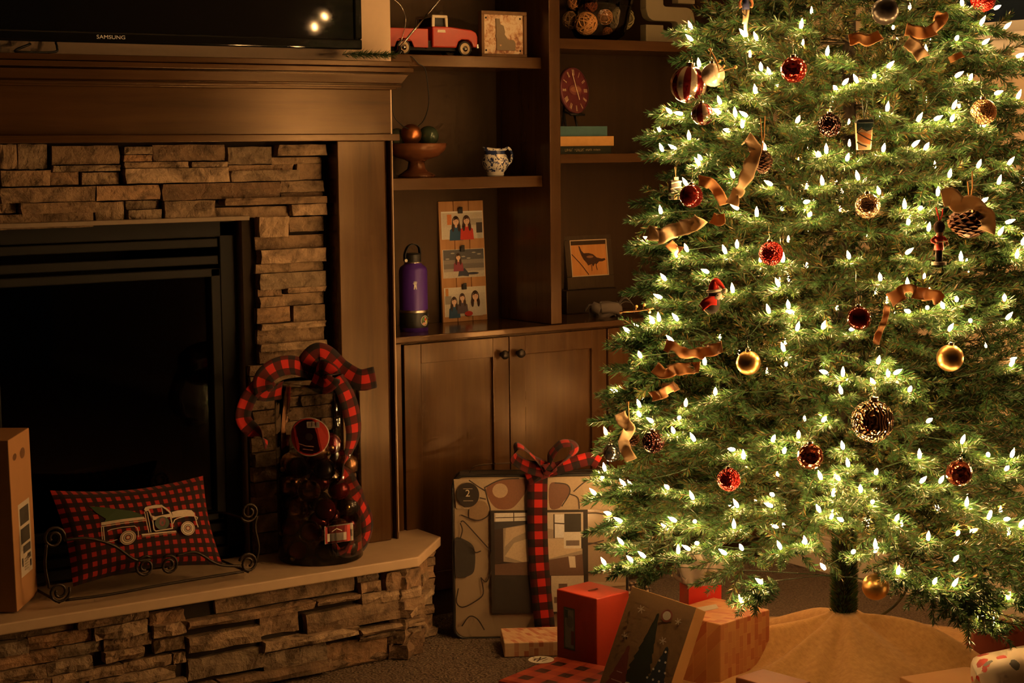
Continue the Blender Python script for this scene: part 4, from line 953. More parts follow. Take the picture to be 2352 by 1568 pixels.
decal('numerals', nums, lambda u, v, d: (u, -.0042-d*.2, v), ck)
decal('hands', stroke((.80, .66, .46), [(-.016*1.05, .058), (.0, 0), (.010, -.032)], .0034), lambda u, v, d: (u, -.012-d, v), ck, step=.0008)
b = MB().tube([(-.03, .03, -cr_+.01), (-.035, .012, ZR2-cc.z+.011)], .004, 8); b.tube([(.03, .03, -cr_+.01), (.035, .012, ZR2-cc.z+.011)], .004, 8); b.tube([(0, .034, 0), (0, .085, ZR2-cc.z+.018)], .004, 8); b.tube([(-.04, -.006, -cr_-.004), (.04, -.006, -cr_-.004)], .004, 8); b.tube([(-.03, .03, -cr_+.01), (-.03, -.006, -cr_-.004)], .003, 8); b.tube([(.03, .03, -cr_+.01), (.03, -.006, -cr_-.004)], .003, 8)
b.build('easel', BLACK, ck, True)
# ---- three books
def book(px_, ytop, ybot, yf, z0, c, label, L=.235, D=.16, text=None):
    x1 = at_y(px_, ytop+8, yf).x; h = at_y(px_, ytop, yf).z-at_y(px_, ybot, yf).z
    t = thing('book', label, 'book', (x1-L, yf, z0), group='books stacked flat beside the divider')
    m = M_plain('book_cloth', c, .7, 0, .3, .15, 60, .1)
    MB().box((0, 0, 0), (L, .0035, h)).box((0, .0035, 0), (L, D, .003)).box((0, .0035, h-.003), (L, D, h)).build('cover', m, t, bevel=.001)
    MB().box((.004, .0036, .0031), (L-.004, D-.004, h-.0031)).build('pages', M_plain('book_pages', (.60, .50, .36), .9, 0, .1, .2, 300), t)
    if text:     # gilt lettering too small to read: rows of letter-sized marks
        G_ = (.50, .36, .18); rw = random.Random(2); sh_ = []; x_ = .050
        for n_, hgt in ((6, .0085), (8, .0085), (6, .0065), (7, .0055)):
            for _ in range(n_):
                w_ = rw.uniform(.0025, .0048)*hgt/.0085; sh_ += stroke(G_, [(x_, h/2-hgt/2), (x_, h/2+hgt/2)], .0009)
                k3 = rw.choice((-1, 0, 1)); sh_ += stroke(G_, [(x_, h/2+k3*hgt/2), (x_+w_, h/2+rw.choice((-1, 0, 1))*hgt/2)], .0008); x_ += w_+.0016
            x_ += .006
        decal('spine_title', sh_, lambda u, v, d: (u, -.0004-d*.05, v), t)
    return z0+h
z_ = book(1404, 334, 352, 4.830, ZR2, (.016, .020, .012), 'black book with gold spine lettering at the bottom of the stack', .245, text=True)
z_ = book(1410, 311, 333, 4.826, z_, (.50, .27, .085), 'tan cloth book in the middle of the stack', .245)
z_ = book(1395, 286, 309, 4.834, z_, (.055, .13, .135), 'teal cloth book on top of the stack', .22)

# ---- glass bowl with twine balls
gb = at_y(1376, 88, 4.915); gb.z = ZR1
gbo = thing('glass_bowl', 'flared clear glass bowl full of twine balls on the upper shelf', 'bowl', gb)
GL = M_clear('clear_glass', (.93, .94, .93), .03, .05)
MB().lathe([(0, .001), (.055, .001), (.085, .02), (.100, .06), (.108, .10), (.122, .145), (.120, .146), (.105, .10), (.097, .06), (.082, .023), (.053, .005), (0, .005)], 40).build('body', GL, gbo, True)
def twine_ball(px_, py_, y_, r_, c, label, seed, n=16, fill=True):
    p = at_y(px_, py_, y_); p.z = max(p.z, ZR1+.006+r_*.98)
    t = thing('twine_ball', label, 'twine ball', p, group='twine balls in the glass bowl'); m = M_plain('twine', c, .85, 0, .2, .3, 120, .3)
    rg_ = random.Random(seed); b = MB()
    for i in range(n):
        ax = Vector((rg_.uniform(-1, 1), rg_.uniform(-1, 1), rg_.uniform(-.5, 1))).normalized(); u = ax.orthogonal().normalized(); v = ax.cross(u); o_ = rg_.uniform(-.55, .55); q = math.sqrt(1-o_*o_)
        b.tube([(ax*o_+(u*math.cos(2*math.pi*j/16)+v*math.sin(2*math.pi*j/16))*q)*r_ for j in range(16)], r_*.06, 4, closed=True)
    b.build('twine', m, t, True)
    MB().sphere((0, 0, 0), r_*.9, 14, 8).build('core', M_plain('ball_core', [x*.4 for x in c], .9), t, True)
twine_ball(1346, 54, 4.855, .0375, (.55, .27, .10), 'large tan raffia ball at the front of the glass bowl', 1, 26)
twine_ball(1390, 39, 4.870, .0255, (.58, .25, .09), 'small orange twine ball in the middle of the glass bowl', 2, 14)
twine_ball(1430, 42, 4.90, .040, (.30, .25, .12), 'greenish wire wrapped ball near the letter S', 3, 14)
twine_ball(1396, 74, 4.862, .0175, (.45, .17, .06), 'smallest brown twine ball at the bottom of the glass bowl', 4, 14)
twine_ball(1312, 46, 4.93, .030, (.34, .20, .10), 'dark twine ball beside the divider in the glass bowl', 5, 14)
twine_ball(1322, 6, 4.91, .026, (.50, .22, .08), 'orange raffia ball on top of the glass bowl', 6, 16)
twine_ball(1357, 13, 4.92, .022, (.36, .10, .045), 'red brown twine ball at the back of the glass bowl', 7, 14)
# ================================================================== things on the hearth
# ---- shipping carton
CARD = M_plain('corrugated_card', (.36, .18, .075), .75, 0, .25, .10, 14, .05)
c0, c1 = at_z(40, 1409, ZH), at_z(87, 1371, ZH); e_ = (c1-c0); cw = e_.length; ch_ = at_y(52, 990, c1.y).z-ZH
cb = thing('cardboard_box', 'tall brown cardboard carton with a white label standing on the hearth', 'carton', c0+Vector((0, 0, .004)), rot=(0, math.radians(-2.2), math.atan2(e_.y, e_.x)))
MB().box((0, 0, 0), (cw, .11, ch_)).build('carton', CARD, cb, bevel=.002)
lb = [rect((.55, .47, .38), cw*.28, ch_*.17, cw*.82, ch_*.60)]
for (u0, v0, u1, v1) in ((.34, .47, .76, .57), (.34, .36, .76, .45), (.42, .30, .76, .345), (.70, .20, .77, .24), (.34, .23, .38, .28), (.60, .255, .74, .285)): lb.append(rect((.07, .06, .05), cw*u0, ch_*v0, cw*u1, ch_*v1))
for i in range(5): lb.append(rect((.30, .25, .20), cw*.44, ch_*(.20+.016*i), cw*.62, ch_*(.206+.016*i)))
decal('shipping_label', lb, up_y, cb)
decal('hand_hole', [ell((.15, .07, .03), cw*.25, ch_*.885, cw*.09, ch_*.020)], up_y, cb); decal('hand_hole', [ell((.17, .08, .035), cw*.62, ch_*.88, cw*.12, ch_*.032)], up_y, cb)

# ---- plaid pillow with a pickup print
PLAIDP = M_plaid('buffalo_check_pillow', 37, (.40, .020, .014), (.030, .003, .003), (.008, .005, .005))
YP0, YP1 = 4.505, 4.60
K = [at_y(115, 1126, YP1), at_y(467, 1092, YP1), at_y(168, 1347, YP0), at_y(512, 1297, YP0)]   # TL TR BL BR
pil = thing('pillow', 'red and black checked pillow printed with a white pickup truck', 'pillow', ((K[2]+K[3])/2))
P0_ = pil.location.copy(); nrm = (K[1]-K[0]).cross(K[2]-K[0]).normalized()
if nrm.y > 0: nrm = -nrm
ww, hh = (K[1]-K[0]).length, (K[2]-K[0]).length
def pfun(s, t, side):
    ins_u = .045*math.sin(math.pi*t)*(1-2*s); ins_v = .075*math.sin(math.pi*s)*(1-2*t)
    p = K[0].lerp(K[1], s+ins_u*.6).lerp(K[2].lerp(K[3], s+ins_u*.6), t+ins_v)
    return p+nrm*(side*.052*(math.sin(math.pi*min(max(s, 0), 1))*math.sin(math.pi*min(max(t, 0), 1)))**.42)-P0_
for sd in (1, -1):
    b = MB(); b.grid(lambda s, t: pfun(s, t, sd), 28, 18, lambda s, t: (s*ww+5, t*hh+5))
    if sd == -1: b.f = [f[::-1] for f in b.f]
    b.build('pillow_front' if sd == 1 else 'pillow_back', PLAIDP, pil, True)
def pmap(x, y, d):
    px_, py_ = 170+x*.15945, 1080+y*.15945
    ax, ay = 115, 1126; ux, uy = 467-115, 1092-1126; vx, vy = 168-115, 1347-1126; D = ux*vy-uy*vx
    s = ((px_-ax)*vy-(py_-ay)*vx)/D; t = (ux*(py_-ay)-uy*(px_-ax))/D
    s = min(max(s, .02), .98); t = min(max(t, .02), .98)
    return pfun(s, t, 1)+nrm*(.002+d*1.2)
CR = (.56, .43, .31); DK = (.014, .008, .008); pr = []
pr.append(((.022, .050, .008), [(110,530),(300,545),(500,580),(700,615),(860,690),(860,735),(300,795),(330,745),(200,640)]))
pr.append((CR, [(260,800),(560,757),(880,725),(905,770),(560,805),(260,850)])); pr += stroke(CR, [(262,868),(560,828),(920,790)], 14)
for q in ([(262,865),(290,1105)], [(290,870),(320,1105)], [(330,1110),(420,1112),(505,1088)], [(350,945),(400,922),(560,895),(740,885),(780,915),(800,970),(812,1070)], [(890,640),(920,820),(965,1005)], [(925,650),(960,830),(995,1000)]): pr += stroke(CR, q, 12)
pr.append((CR, [(880,600),(900,560),(940,545),(1060,522),(1160,528),(1185,570),(1150,575),(960,592),(945,620),(905,640)]))
pr += stroke(CR, [(945,600),(975,680),(1010,780),(1040,960),(1070,985),(1330,945),(1318,850),(1295,750)], 18); pr += stroke(CR, [(1165,560),(1230,610),(1285,670),(1325,760)], 26); pr += stroke(CR, [(1150,585),(1165,690)], 12)
pr.append((CR, [(995,712),(1050,735),(1200,705),(1285,690),(1300,745),(1150,770),(1015,800)]))
pr.append(ell((.028, .045, .012), 1160, 850, 115, 112, 24)); pr.append(ell((.16, .022, .018), 1165, 830, 50, 75)); pr.append(ell((.03, .04, .015), 1165, 850, 18, 30))
pr.append((CR, [(1308,665),(1400,640),(1540,628),(1640,640),(1695,690),(1700,735),(1560,738),(1430,748),(1335,765)]))
pr += stroke(CR, [(1335,860),(1360,800),(1420,770),(1560,735),(1690,735),(1715,790),(1735,860),(1755,915)], 16); pr += stroke(CR, [(1690,740),(1745,760),(1735,790)], 14)
pr.append((CR, [(845,1030),(1100,1010),(1380,985),(1395,1005),(1110,1035),(860,1062)])); pr += stroke((.40, .22, .12), [(860,1078),(1110,1058),(1390,1020)], 10)
for cx, cy in ((645, 1075), (1575, 945)):
    for r_, c_ in ((118, CR), (106, DK), (98, CR), (70, DK), (60, CR), (48, DK), (34, (.42, .12, .06)), (18, CR)): pr.append(ell(c_, cx, cy, r_, r_*.98, 26))
decal('truck_print', pr, pmap, pil, step=.00012)

# ---- wrought iron holder with scrolls
IRON = M_plain('wrought_iron', (.030, .020, .013), .42, .6, .5, .2, 50)
ih = thing('iron_holder', 'wrought iron holder with scroll ends around the plaid pillow', 'iron holder', (0, 0, 0))
def scroll(cx, cy, r_px, Y, a0, turns=1.75, cw=1):
    c = at_y(cx, cy, Y); m = (at_y(cx+10, cy, Y)-at_y(cx, cy, Y)).length/10; R_ = r_px*m*1.08; pts = []
    for i in range(int(turns*14)+1):
        q = i/(turns*14); a = a0+cw*q*turns*2*math.pi; r_ = R_*(1-.72*q); pts.append(c+Vector((math.cos(a)*r_, 0, math.sin(a)*r_)))
    return pts
def side(Y, r_):
    o_ = (0 if Y < 4.5 else 1)
    S = [scroll(124, 1235, 24, Y, -.2, 1.7, 1), scroll(136, 1359, 23, Y, .3, 1.7, -1), scroll(572, 1175, 20, Y, 3.6, 1.7, 1), scroll(570, 1293, 20, Y, 2.8, 1.7, -1), scroll(333, 1301, 22, Y, .9, 1.7, 1), scroll(388, 1297, 20, Y, 2.2, 1.7, -1)]
    for s_ in S: MB().tube(s_, r_, 6).build('scroll', IRON, ih, True)
    for pth in ([(107, 1250), (104, 1300), (113, 1350)], [(590, 1184), (586, 1212), (594, 1255), (589, 1290)], [(148, 1240), (200, 1236), (260, 1252), (310, 1285), (345, 1284)], [(552, 1300), (500, 1295), (450, 1268), (405, 1276)], [(150, 1378), (250, 1365), (400, 1338), (560, 1312)]):
        MB().tube(spline([at_y(x, y, Y) for x, y in pth], 8), r_, 6).build('rod', IRON, ih, True)
side(4.455, .0040)
for px_, py_ in ((136, 1383), (570, 1313)):
    p = at_y(px_, py_, 4.455); MB().tube([p, p+Vector((0, .17, 0))], .004, 6).build('cross_bar', IRON, ih, True)
for pth in ([(545, 1200), (520, 1240), (545, 1290)],):
    pass
p = at_y(572, 1195, 4.455); q = at_y(590, 1250, 4.455)
b = MB().tube(spline([p, p+Vector((-.03, .09, .01)), p+Vector((-.05, .16, .0))], 6), .003, 6); b.build('rod', IRON, ih, True)

# ---- clear cylinder of ornaments with a plaid bow
jc = at_z(737, 1279, ZH); dj = (jc-EYE).dot(_f); jr = 97/F*dj; jh = at_y(737, 882, jc.y-jr*.5).z-ZH
jar = thing('ornament_container', 'clear plastic cylinder of shatterproof ornaments tied with plaid ribbon', 'container', jc)
PET = M_clear('clear_plastic', (.93, .93, .92), .06, .05)
MB().lathe([(0, .001), (jr-.004, .001), (jr, .006), (jr, jh-.02), (jr-.006, jh-.008), (jr-.02, jh), (0, jh+.001)], 48).build('cylinder', PET, jar, True)
MB().lathe([(jr+.0008, jh-.03), (jr+.002, jh-.028), (jr+.002, jh-.012), (jr-.004, jh-.004), (jr-.02, jh+.0025), (jr-.02, jh+.001)], 48).build('lid', PET, jar, True)
cam_a = math.atan2(-jc.x, -jc.y)  # towards the eye: (sin, cos)
def jmap(px_, py_):
    """surveyed spot on the near side of the cylinder -> (angle, height)"""
    r = ray(px_, py_); d = r.xy.normalized(); o = Vector((-jc.x, -jc.y)); bq = o.dot(d); cq = o.dot(o)-(jr+.001)**2; dis = max(0, bq*bq-cq); t = (-bq-math.sqrt(dis))/r.xy.length; return EYE+r*t-jc
def jdecal(name, cx, cy, shapes):
    p = jmap(cx, cy); a0 = math.atan2(p.x, -p.y)
    return decal(name, shapes, lambda u, v, d: ((jr+.0008+d)*math.sin(a0+u/jr), -(jr+.0008+d)*math.cos(a0+u/jr), p.z+v), jar)
RD = (.42, .030, .022); WH = (.62, .54, .46)
jdecal('round_sticker', 710, 1003, [ell(WH, 0, 0, .0585, .0560, 36), ell(RD, 0, 0, .0560, .0535, 36), ell((.02, .01, .01), 0, 0, .011, .0105, 20), rect((.34, .29, .26), -.006, .026, .030, .044), rect((.22, .17, .15), .0, .029, .007, .042), rect((.22, .17, .15), .010, .029, .018, .042), rect((.20, .16, .15), .021, .029, .027, .042)]+stroke((.60, .30, .24), [(-.030, -.020), (-.010, -.026), (.012, -.028)], .0022)+stroke((.52, .20, .16), [(-.018, -.035), (.010, -.038)], .0018))
jdecal('product_label', 782, 1226, [rect(WH, -.047, -.026, .047, .026), rect((.40, .028, .03), -.045, -.024, .022, .024), rect((.55, .46, .40), -.040, -.019, .020, .004), rect((.56, .05, .03), .022, -.024, .034, .024), rect((.10, .08, .07), .037, -.012, .043, .008)]+stroke((.70, .55, .48), [(-.026, .010), (-.012, .018), (.004, .010)], .002))
seam = MB(); 
for px_ in (765,):
    p0, p1 = jmap(px_, 900), jmap(px_+6, 1280)
    a = math.atan2(p0.x, -p0.y); seam.tube([(jr*1.003*math.sin(a), -jr*1.003*math.cos(a), .02), (jr*1.003*math.sin(a), -jr*1.003*math.cos(a), jh-.03)], .0016, 6)
seam.build('seam', PET, jar, True)
BALLM = {'maroon': M_plain('maroon_ball', (.13, .012, .014), .18, .6, .5, .1, 20), 'bronze': M_plain('bronze_ball', (.34, .17, .085), .26, .85, .5, .15, 30), 'silver': M_plain('silver_ball', (.60, .52, .42), .10, 1, .5, .1, 20), 'black': M_plain('black_ball', (.03, .022, .02), .22, .4, .5, .1, 20)}
rj = random.Random(12); rbal = .0325
CAPG = M_plain('ornament_cap_gold', (.55, .38, .16), .3, 1)
bme = {kname: MB().sphere((0, 0, 0), rbal, 20, 12).build('ball', m, None, True) for kname, m in BALLM.items()}
cme = MB().lathe([(.007, .029), (.0075, .036), (.006, .039), (0, .039)], 12).build('cap', CAPG, None, True)
def jarball(p, kname, rot):
    t = thing('ornament_ball', 'shiny %s ball among the ornaments inside the clear cylinder' % kname, 'ornament', p, group='ornament balls inside the clear cylinder', rot=rot)
    for src, nm in ((bme[kname], 'ball'), (cme, 'cap')):
        o = src.copy(); COL.objects.link(o); o.name = nm; o.parent = t
layer = 0; z = rbal+.004
kk = ['maroon', 'black', 'bronze', 'maroon', 'silver', 'black', 'maroon', 'bronze']
while z < jh*.60:
    a0 = layer*.53+.2
    for i in range(7):
        if i == 6: p = Vector((rj.uniform(-.008, .008), rj.uniform(-.008, .008), z+.008))
        else: rr_ = jr-rbal-.004-.006*rj.random(); a = a0+i*math.pi/3; p = Vector((rr_*math.cos(a), rr_*math.sin(a), z+rj.uniform(-.004, .004)))
        kn = rj.choice(kk)
        jarball(jc+p, kn, (rj.uniform(0, 6), rj.uniform(0, 6), 0))
    z += .060; layer += 1
jarball(jc+Vector((-.03, -.055, z-.006)), 'bronze', (1, 2, 0)); jarball(jc+Vector((.05, .02, z-.006)), 'maroon', (2, 1, 0))
for o in list(bme.values())+[cme]: bpy.data.objects.remove(o)
RIBP = M_plaid('buffalo_check_ribbon', 20.5, (.48, .018, .012), (.075, .004, .004), (.009, .006, .006))
rib = thing('plaid_bow', 'red and black checked ribbon bow draped over the ornament cylinder', 'ribbon bow', jc+Vector((0, 0, jh)))
RO = rib.location.copy()
def rp(pts, w, wd, name='loop', curl=.004, v0=-.02, n=7):
    P = [at_y(x, y, jc.y+dy)-RO for x, y, dy in pts]
    ribbon_mesh(P, w, wd, curl=curl, v0=v0, n=n).build(name, RIBP, rib, True, solid=.0008)
fy = -jr
rp([(700, 862, -.02), (706, 835, -.05), (728, 812, -.06), (752, 818, -.07), (785, 850, -.09), (825, 872, -.12), (862, 866, -.13)], .062, [(-.5, .2, .8), (-.7, .2, .6), (-.3, .3, .9), (.35, .2, .9), (.3, .2, 1), (.1, .1, 1), (-.2, .1, 1)], 'loop')
rp([(715, 852, -.03), (672, 838, -.06), (632, 846, -.07), (604, 872, -.07), (612, 905, -.05), (650, 895, -.03)], .056, [(.1, .2, 1), (.1, .3, 1), (-.4, .2, .8), (-.9, .2, .3), (-.7, .3, -.4), (0, .3, -1)], 'loop')
rp([(625, 868, -.06), (590, 890, -.05), (566, 925, -.04), (560, 965, -.04), (592, 1000, -.05), (612, 1022, -.05)], .046, [(-.5, .2, .8), (-.8, .2, .4), (-1, .2, .1), (-1, .2, -.2), (-.6, .3, .6), (-.3, .3, .8)], 'tail')
rp([(720, 870, -.03), (738, 845, -.10), (765, 862, -.13), (745, 885, -.12), (715, 872, -.08)], .05, (.2, .1, 1), 'knot')
rp([(770, 868, -.10), (792, 900, -.125), (806, 945, -.13), (812, 995, -.13), (800, 1040, -.12), (786, 1075, -.12), (800, 1115, -.10), (826, 1155, -.08), (843, 1200, -.06), (835, 1240, -.05), (805, 1258, -.09), (765, 1252, -.12)], .060,
   [(1, .1, .3), (1, .2, .1), (1, .1, 0), (1, .3, -.1), (.8, .6, -.1), (.5, .85, 0), (.8, -.5, .3), (.8, .4, .3), (.9, .4, .2), (.7, .4, -.5), (.1, .3, -1), (0, .3, 1)], 'tail')
# ================================================================== the floor: skirt, presents
# ---- burlap tree skirt
def M_burlap():
    a = N('burlap'); p = a.pos(); sx = a.n('ShaderNodeSeparateXYZ'); a.l(p, sx.inputs[0])
    w1 = a.math('SINE', a.math('MULTIPLY', sx.outputs[0], 2600)); w2 = a.math('SINE', a.math('MULTIPLY', sx.outputs[1], 2600)); n_ = a.noise(p, 70, 4); g = a.noise(a.mapv(p, (60, 6, 6)), 8, 3)
    a.base(a.ramp(a.math('ADD', a.math('MULTIPLY', n_, .6), a.math('MULTIPLY', g, .4)), [(.3, (.40, .215, .075)), (.7, (.60, .35, .14))])); a.set(.9, spec=.1, sheen=.15)
    a.bump(a.math('ADD', a.math('MULTIPLY', a.math('MULTIPLY', w1, w2), .3), n_), .4, .002); return a.m
b = MB()
def skirt(s, t):
    a = 2*math.pi*s; r = .032+.62*t
    z = .012+.185*(1-t)**1.5 if t > 0 else .20
    nz = mnoise.noise(Vector((math.cos(a)*1.6, math.sin(a)*1.6, 3.1))); n2 = mnoise.noise(Vector((math.cos(a)*3.5+t, math.sin(a)*3.5, t*2+7.7)))
    fold = (.125*nz+.055*n2)*math.sin(math.pi*min(1, t*1.1))*(1-t*.4)+.010*math.sin(11*a+3*nz)*t
    if t > .9: z = max(.006, z)
    return (TX+r*math.cos(a), TY+r*math.sin(a), max(.006, z+fold*(.9 if t < .9 else .3)))
b.grid(skirt, 120, 22); o = b.build('tree_skirt', M_burlap(), None, True, solid=.003); tag(o, 'golden burlap tree skirt bunched up around the trunk', 'tree skirt')
st = thing('tree_stand', 'dark metal tree stand under the burlap skirt', 'tree stand', (TX, TY, 0))
MB().lathe([(.030, .02), (.045, .02), (.045, .13), (.030, .13)], 20).build('collar', BLACK, st, 'auto')
for i in range(4): a = i*math.pi/2+.4; MB().tube([(.04*math.cos(a), .04*math.sin(a), .09), (.28*math.cos(a), .28*math.sin(a), .008)], .008, 6).build('leg', BLACK, st, True)
CORD = M_plain('green_cord', (.018, .030, .014), .45)
b = MB().tube(spline([at_x(2078, 1292, 3.72), at_x(2083, 1320, 3.74), at_x(2082, 1352, 3.76), at_x(2060, 1385, 3.78), at_x(2025, 1412, 3.79), at_z(1995, 1420, .008), at_z(1940, 1432, .008)], 8), .0042, 6)
tag(b.build('power_cord', CORD, None, True), 'dark green tree light cord drooping to the carpet', 'cord')

# ---- bedding set in a clear zip bag
e2 = Vector((math.cos(YAW), -math.sin(YAW), 0)); bagp = at_z(1032, 1466, 0)+Vector((.012, -.01, 0)); mpp = (bagp-EYE).dot(_f)/F
bag = thing('bedding_bag', 'cream printed bedding set in a clear vinyl zip bag', 'bedding bag', bagp, rot=(math.radians(-4), 0, -YAW))
BW, BH, BD = .535, 374*mpp, .13
VIN = M_plain('vinyl_over_cream', (.30, .22, .145), .16, 0, .5, .12, 9, .10)
b = MB(); nr_ = 6; R_ = .035; outl = []
for cx, cz, a0 in ((BW-R_, R_, -90), (BW-R_, BH-R_, 0), (R_, BH-R_, 90), (R_, R_, 180)):
    for i in range(nr_+1): a = math.radians(a0+90*i/nr_); outl.append((cx+R_*math.cos(a), cz+R_*math.sin(a)))
b.prism(outl, lambda u, v, d: (u, d, v), 0, BD); b.build('bag', VIN, bag, 'auto', bevel=.006)
PIPE = M_plain('black_piping', (.016, .013, .012), .4)
for d in (.002, BD-.002): MB().tube([(u, d, v) for u, v in outl], .0045, 6, closed=True).build('piping', PIPE, bag, True)
MB().box((.02, .02, BH-.002), (BW-.02, BD-.03, BH+.004)).build('zip_panel', M_plain('grey_mesh', (.045, .038, .036), .6), bag, bevel=.002)
hd = M_clear('clear_vinyl_strap', (.80, .76, .72), .12, .12)
ribbon_mesh([(.05, .06, BH+.003), (.075, .06, BH+.026), (.20, .06, BH+.034), (.36, .06, BH+.030), (.45, .06, BH+.022), (.475, .06, BH+.003)], .032, (0, 1, 0)).build('handle', hd, bag, True, solid=.002)
bq = lambda x, y: ((1000+x*.30612-1032)*mpp, (1466-(1000+y*.30612))*mpp)
BM = lambda pts: [bq(x, y) for x, y in pts]
OUT = (.045, .030, .022); D_ = []
def sm2(pts, n=5, closed=False):
    P = list(pts); P = [P[-1]]+P+P[:2] if closed else [P[0]]+P+[P[-1]]; o_ = []
    for i in range(1, len(P)-2):
        for k_ in range(n):
            t_ = k_/n; o_.append(tuple(.5*((2*P[i][c])+(P[i+1][c]-P[i-1][c])*t_+(2*P[i-1][c]-5*P[i][c]+4*P[i+1][c]-P[i+2][c])*t_*t_+(3*P[i][c]-P[i-1][c]-3*P[i+1][c]+P[i+2][c])*t_**3) for c in (0, 1)))
    return o_ if closed else o_+[P[-1]]
def bs(pts, w=9):
    pts = sm2(pts) if len(pts) > 2 else pts
    D_.extend(stroke(OUT, BM(pts), w*.30612*mpp))
D_.append(((.40, .30, .20), BM([(110, 320), (1200, 290), (1440, 330), (1440, 560), (1110, 560), (1110, 1100), (1440, 1110), (1400, 1130), (840, 1180), (400, 1250), (400, 560), (130, 540)])))
D_.append(((.20, .085, .045), BM(sm2([(360, 380), (480, 330), (660, 325), (660, 400), (610, 480), (540, 545), (440, 545), (380, 480)], 4, True)))); D_.append(ell((.42, .30, .20), *bq(460, 410), 58*.306*mpp, 55*.306*mpp)); D_.append(((.16, .07, .04), BM(sm2([(830, 370), (900, 355), (970, 380), (978, 440), (930, 500), (900, 545), (830, 540)], 4, True))))
D_.append(((.055, .048, .042), BM(sm2([(115, 770), (200, 780), (262, 840), (265, 980), (235, 1040), (140, 1060), (115, 1000)], 4, True)))); D_.append(((.30, .215, .14), BM(sm2([(1110, 900), (1180, 870), (1260, 900), (1270, 960), (1200, 1025), (1115, 1025)], 4, True)))); D_.append(((.25, .16, .09), BM(sm2([(250, 500), (340, 490), (375, 560), (330, 620), (230, 615)], 4, True))))
for q in ([(230, 330), (300, 380), (350, 410)], [(345, 385), (460, 330), (600, 320)], [(345, 385), (365, 470), (385, 560), (350, 610), (280, 630), (170, 590)], [(870, 355), (960, 370), (980, 430), (920, 530)], [(1010, 420), (1110, 340), (1230, 310)], [(980, 440), (1040, 470), (1050, 550)], [(1110, 585), (1180, 585), (1260, 600)], [(1115, 810), (1180, 815), (1250, 850), (1290, 910)], [(1115, 820), (1230, 790)], [(1110, 1030), (1180, 1035), (1245, 1000)], [(165, 640), (190, 640), (280, 740), (385, 860)], [(160, 650), (175, 700), (160, 760)], [(250, 830), (270, 870), (310, 860)], [(310, 1060), (350, 1090), (385, 1000), (385, 880)], [(310, 1060), (325, 1180), (260, 1240), (170, 1280), (125, 1240), (140, 1140)], [(165, 1420), (220, 1350), (280, 1370), (330, 1450)], [(310, 460), (350, 470)]): bs(q)
D_.append(ell((.030, .022, .018), *bq(220, 437), 84*.306*mpp, 92*.306*mpp, 30))
# insert card
I = lambda c, pts: D_.append((c, BM(pts)))
I((.028, .020, .016), [(388, 556), (1112, 556), (1112, 1330), (388, 1330)]); I((.45, .38, .31), [(415, 575), (1078, 575), (1078, 760), (415, 760)]); I((.62, .58, .54), [(425, 575), (650, 575), (650, 635), (425, 640)]); I((.05, .045, .045), [(415, 640), (660, 635), (660, 700), (415, 720)]); I((.30, .24, .18), [(480, 690), (660, 660), (930, 720), (1070, 850), (1070, 1000), (480, 940)])
I((.48, .36, .25), [(500, 690), (640, 670), (650, 720), (560, 760), (490, 830)]); I((.50, .38, .26), [(490, 900), (560, 800), (660, 770), (930, 770), (1070, 860), (830, 920), (640, 950)]); I((.05, .03, .022), [(415, 700), (480, 690), (480, 940), (415, 960)]); I((.13, .07, .045), [(415, 960), (820, 930), (1070, 890), (1078, 1050), (415, 1040)]); I((.58, .50, .40), [(965, 905), (1015, 905), (1020, 990), (975, 990)]); I((.035, .028, .024), [(415, 1050), (830, 1050), (830, 1320), (415, 1300)])
I((.46, .38, .29), [(835, 1050), (1078, 1050), (1078, 1320), (835, 1320)]); 
for x, y in ((890, 1110), (1005, 1120), (855, 1210), (930, 1240)): I((.12, .07, .05), [(x, y), (x+65, y), (x+65, y+45), (x, y+45)])
I((.62, .60, .60), [(865, 590), (935, 590), (935, 765), (865, 765)]); bs([(860, 590), (860, 765)]); bs([(865, 655), (935, 660)]); I((.035, .030, .022), [(938, 585), (1062, 585), (1062, 722), (938, 722)]); I((.58, .53, .46), [(932, 722), (1062, 722), (1062, 846), (932, 846)]); I((.16, .12, .10), [(948, 785), (1048, 785), (1048, 825), (948, 825)])
bs([(425, 610), (650, 606)], 6); bs([(560, 575), (560, 640)], 6)
decal('printed_front', D_, lambda u, v, d: (min(max(u, .004), BW-.004), -.006-d*.15, min(max(v, .004), BH-.004)), bag)
u_, v_ = bq(219, 425); lettering('piece_count', '2', .030, M_plain('cream_print', (.60, .50, .38), .5), bag, (u_, -.021, v_), (math.pi/2, 0, 0), .0002)
decal('count_lines', [rect((.30, .24, .18), *bq(185, 392), *bq(255, 386)), rect((.30, .24, .18), *bq(185, 482), *bq(258, 476))], lambda u, v, d: (u, -.020-d, v), bag)
bow = thing('plaid_gift_bow', 'red and black checked ribbon and bow around the bedding bag', 'ribbon bow', bagp, rot=(math.radians(-4), 0, -YAW))
def bb(pts, w, wd, name, v0=-.022, curl=.003, n=7): ribbon_mesh([(*[q for q in ((x-1032)*mpp,)], y_, (1466-y)*mpp) for x, y, y_ in pts], w, wd, curl=curl, v0=v0, n=n).build(name, RIBP, bow, True, solid=.0008)
bb([(1226, 1090, .05), (1227, 1086, -.012), (1226, 1120, -.027), (1225, 1200, -.0275), (1227, 1280, -.0275), (1232, 1350, -.0275), (1240, 1440, -.026)], .062, (1, 0, 0), 'strip', curl=.002)
bb([(1246, 1074, -.03), (1225, 1052, -.05), (1195, 1024, -.06), (1178, 1022, -.06), (1172, 1045, -.05), (1200, 1066, -.04), (1242, 1078, -.035)], .052, [(0, .6, 1), (-.4, .7, .6), (-.5, .7, .5), (-.3, .9, .2), (.3, .8, .4), (.2, .7, .6), (0, .6, 1)], 'loop')
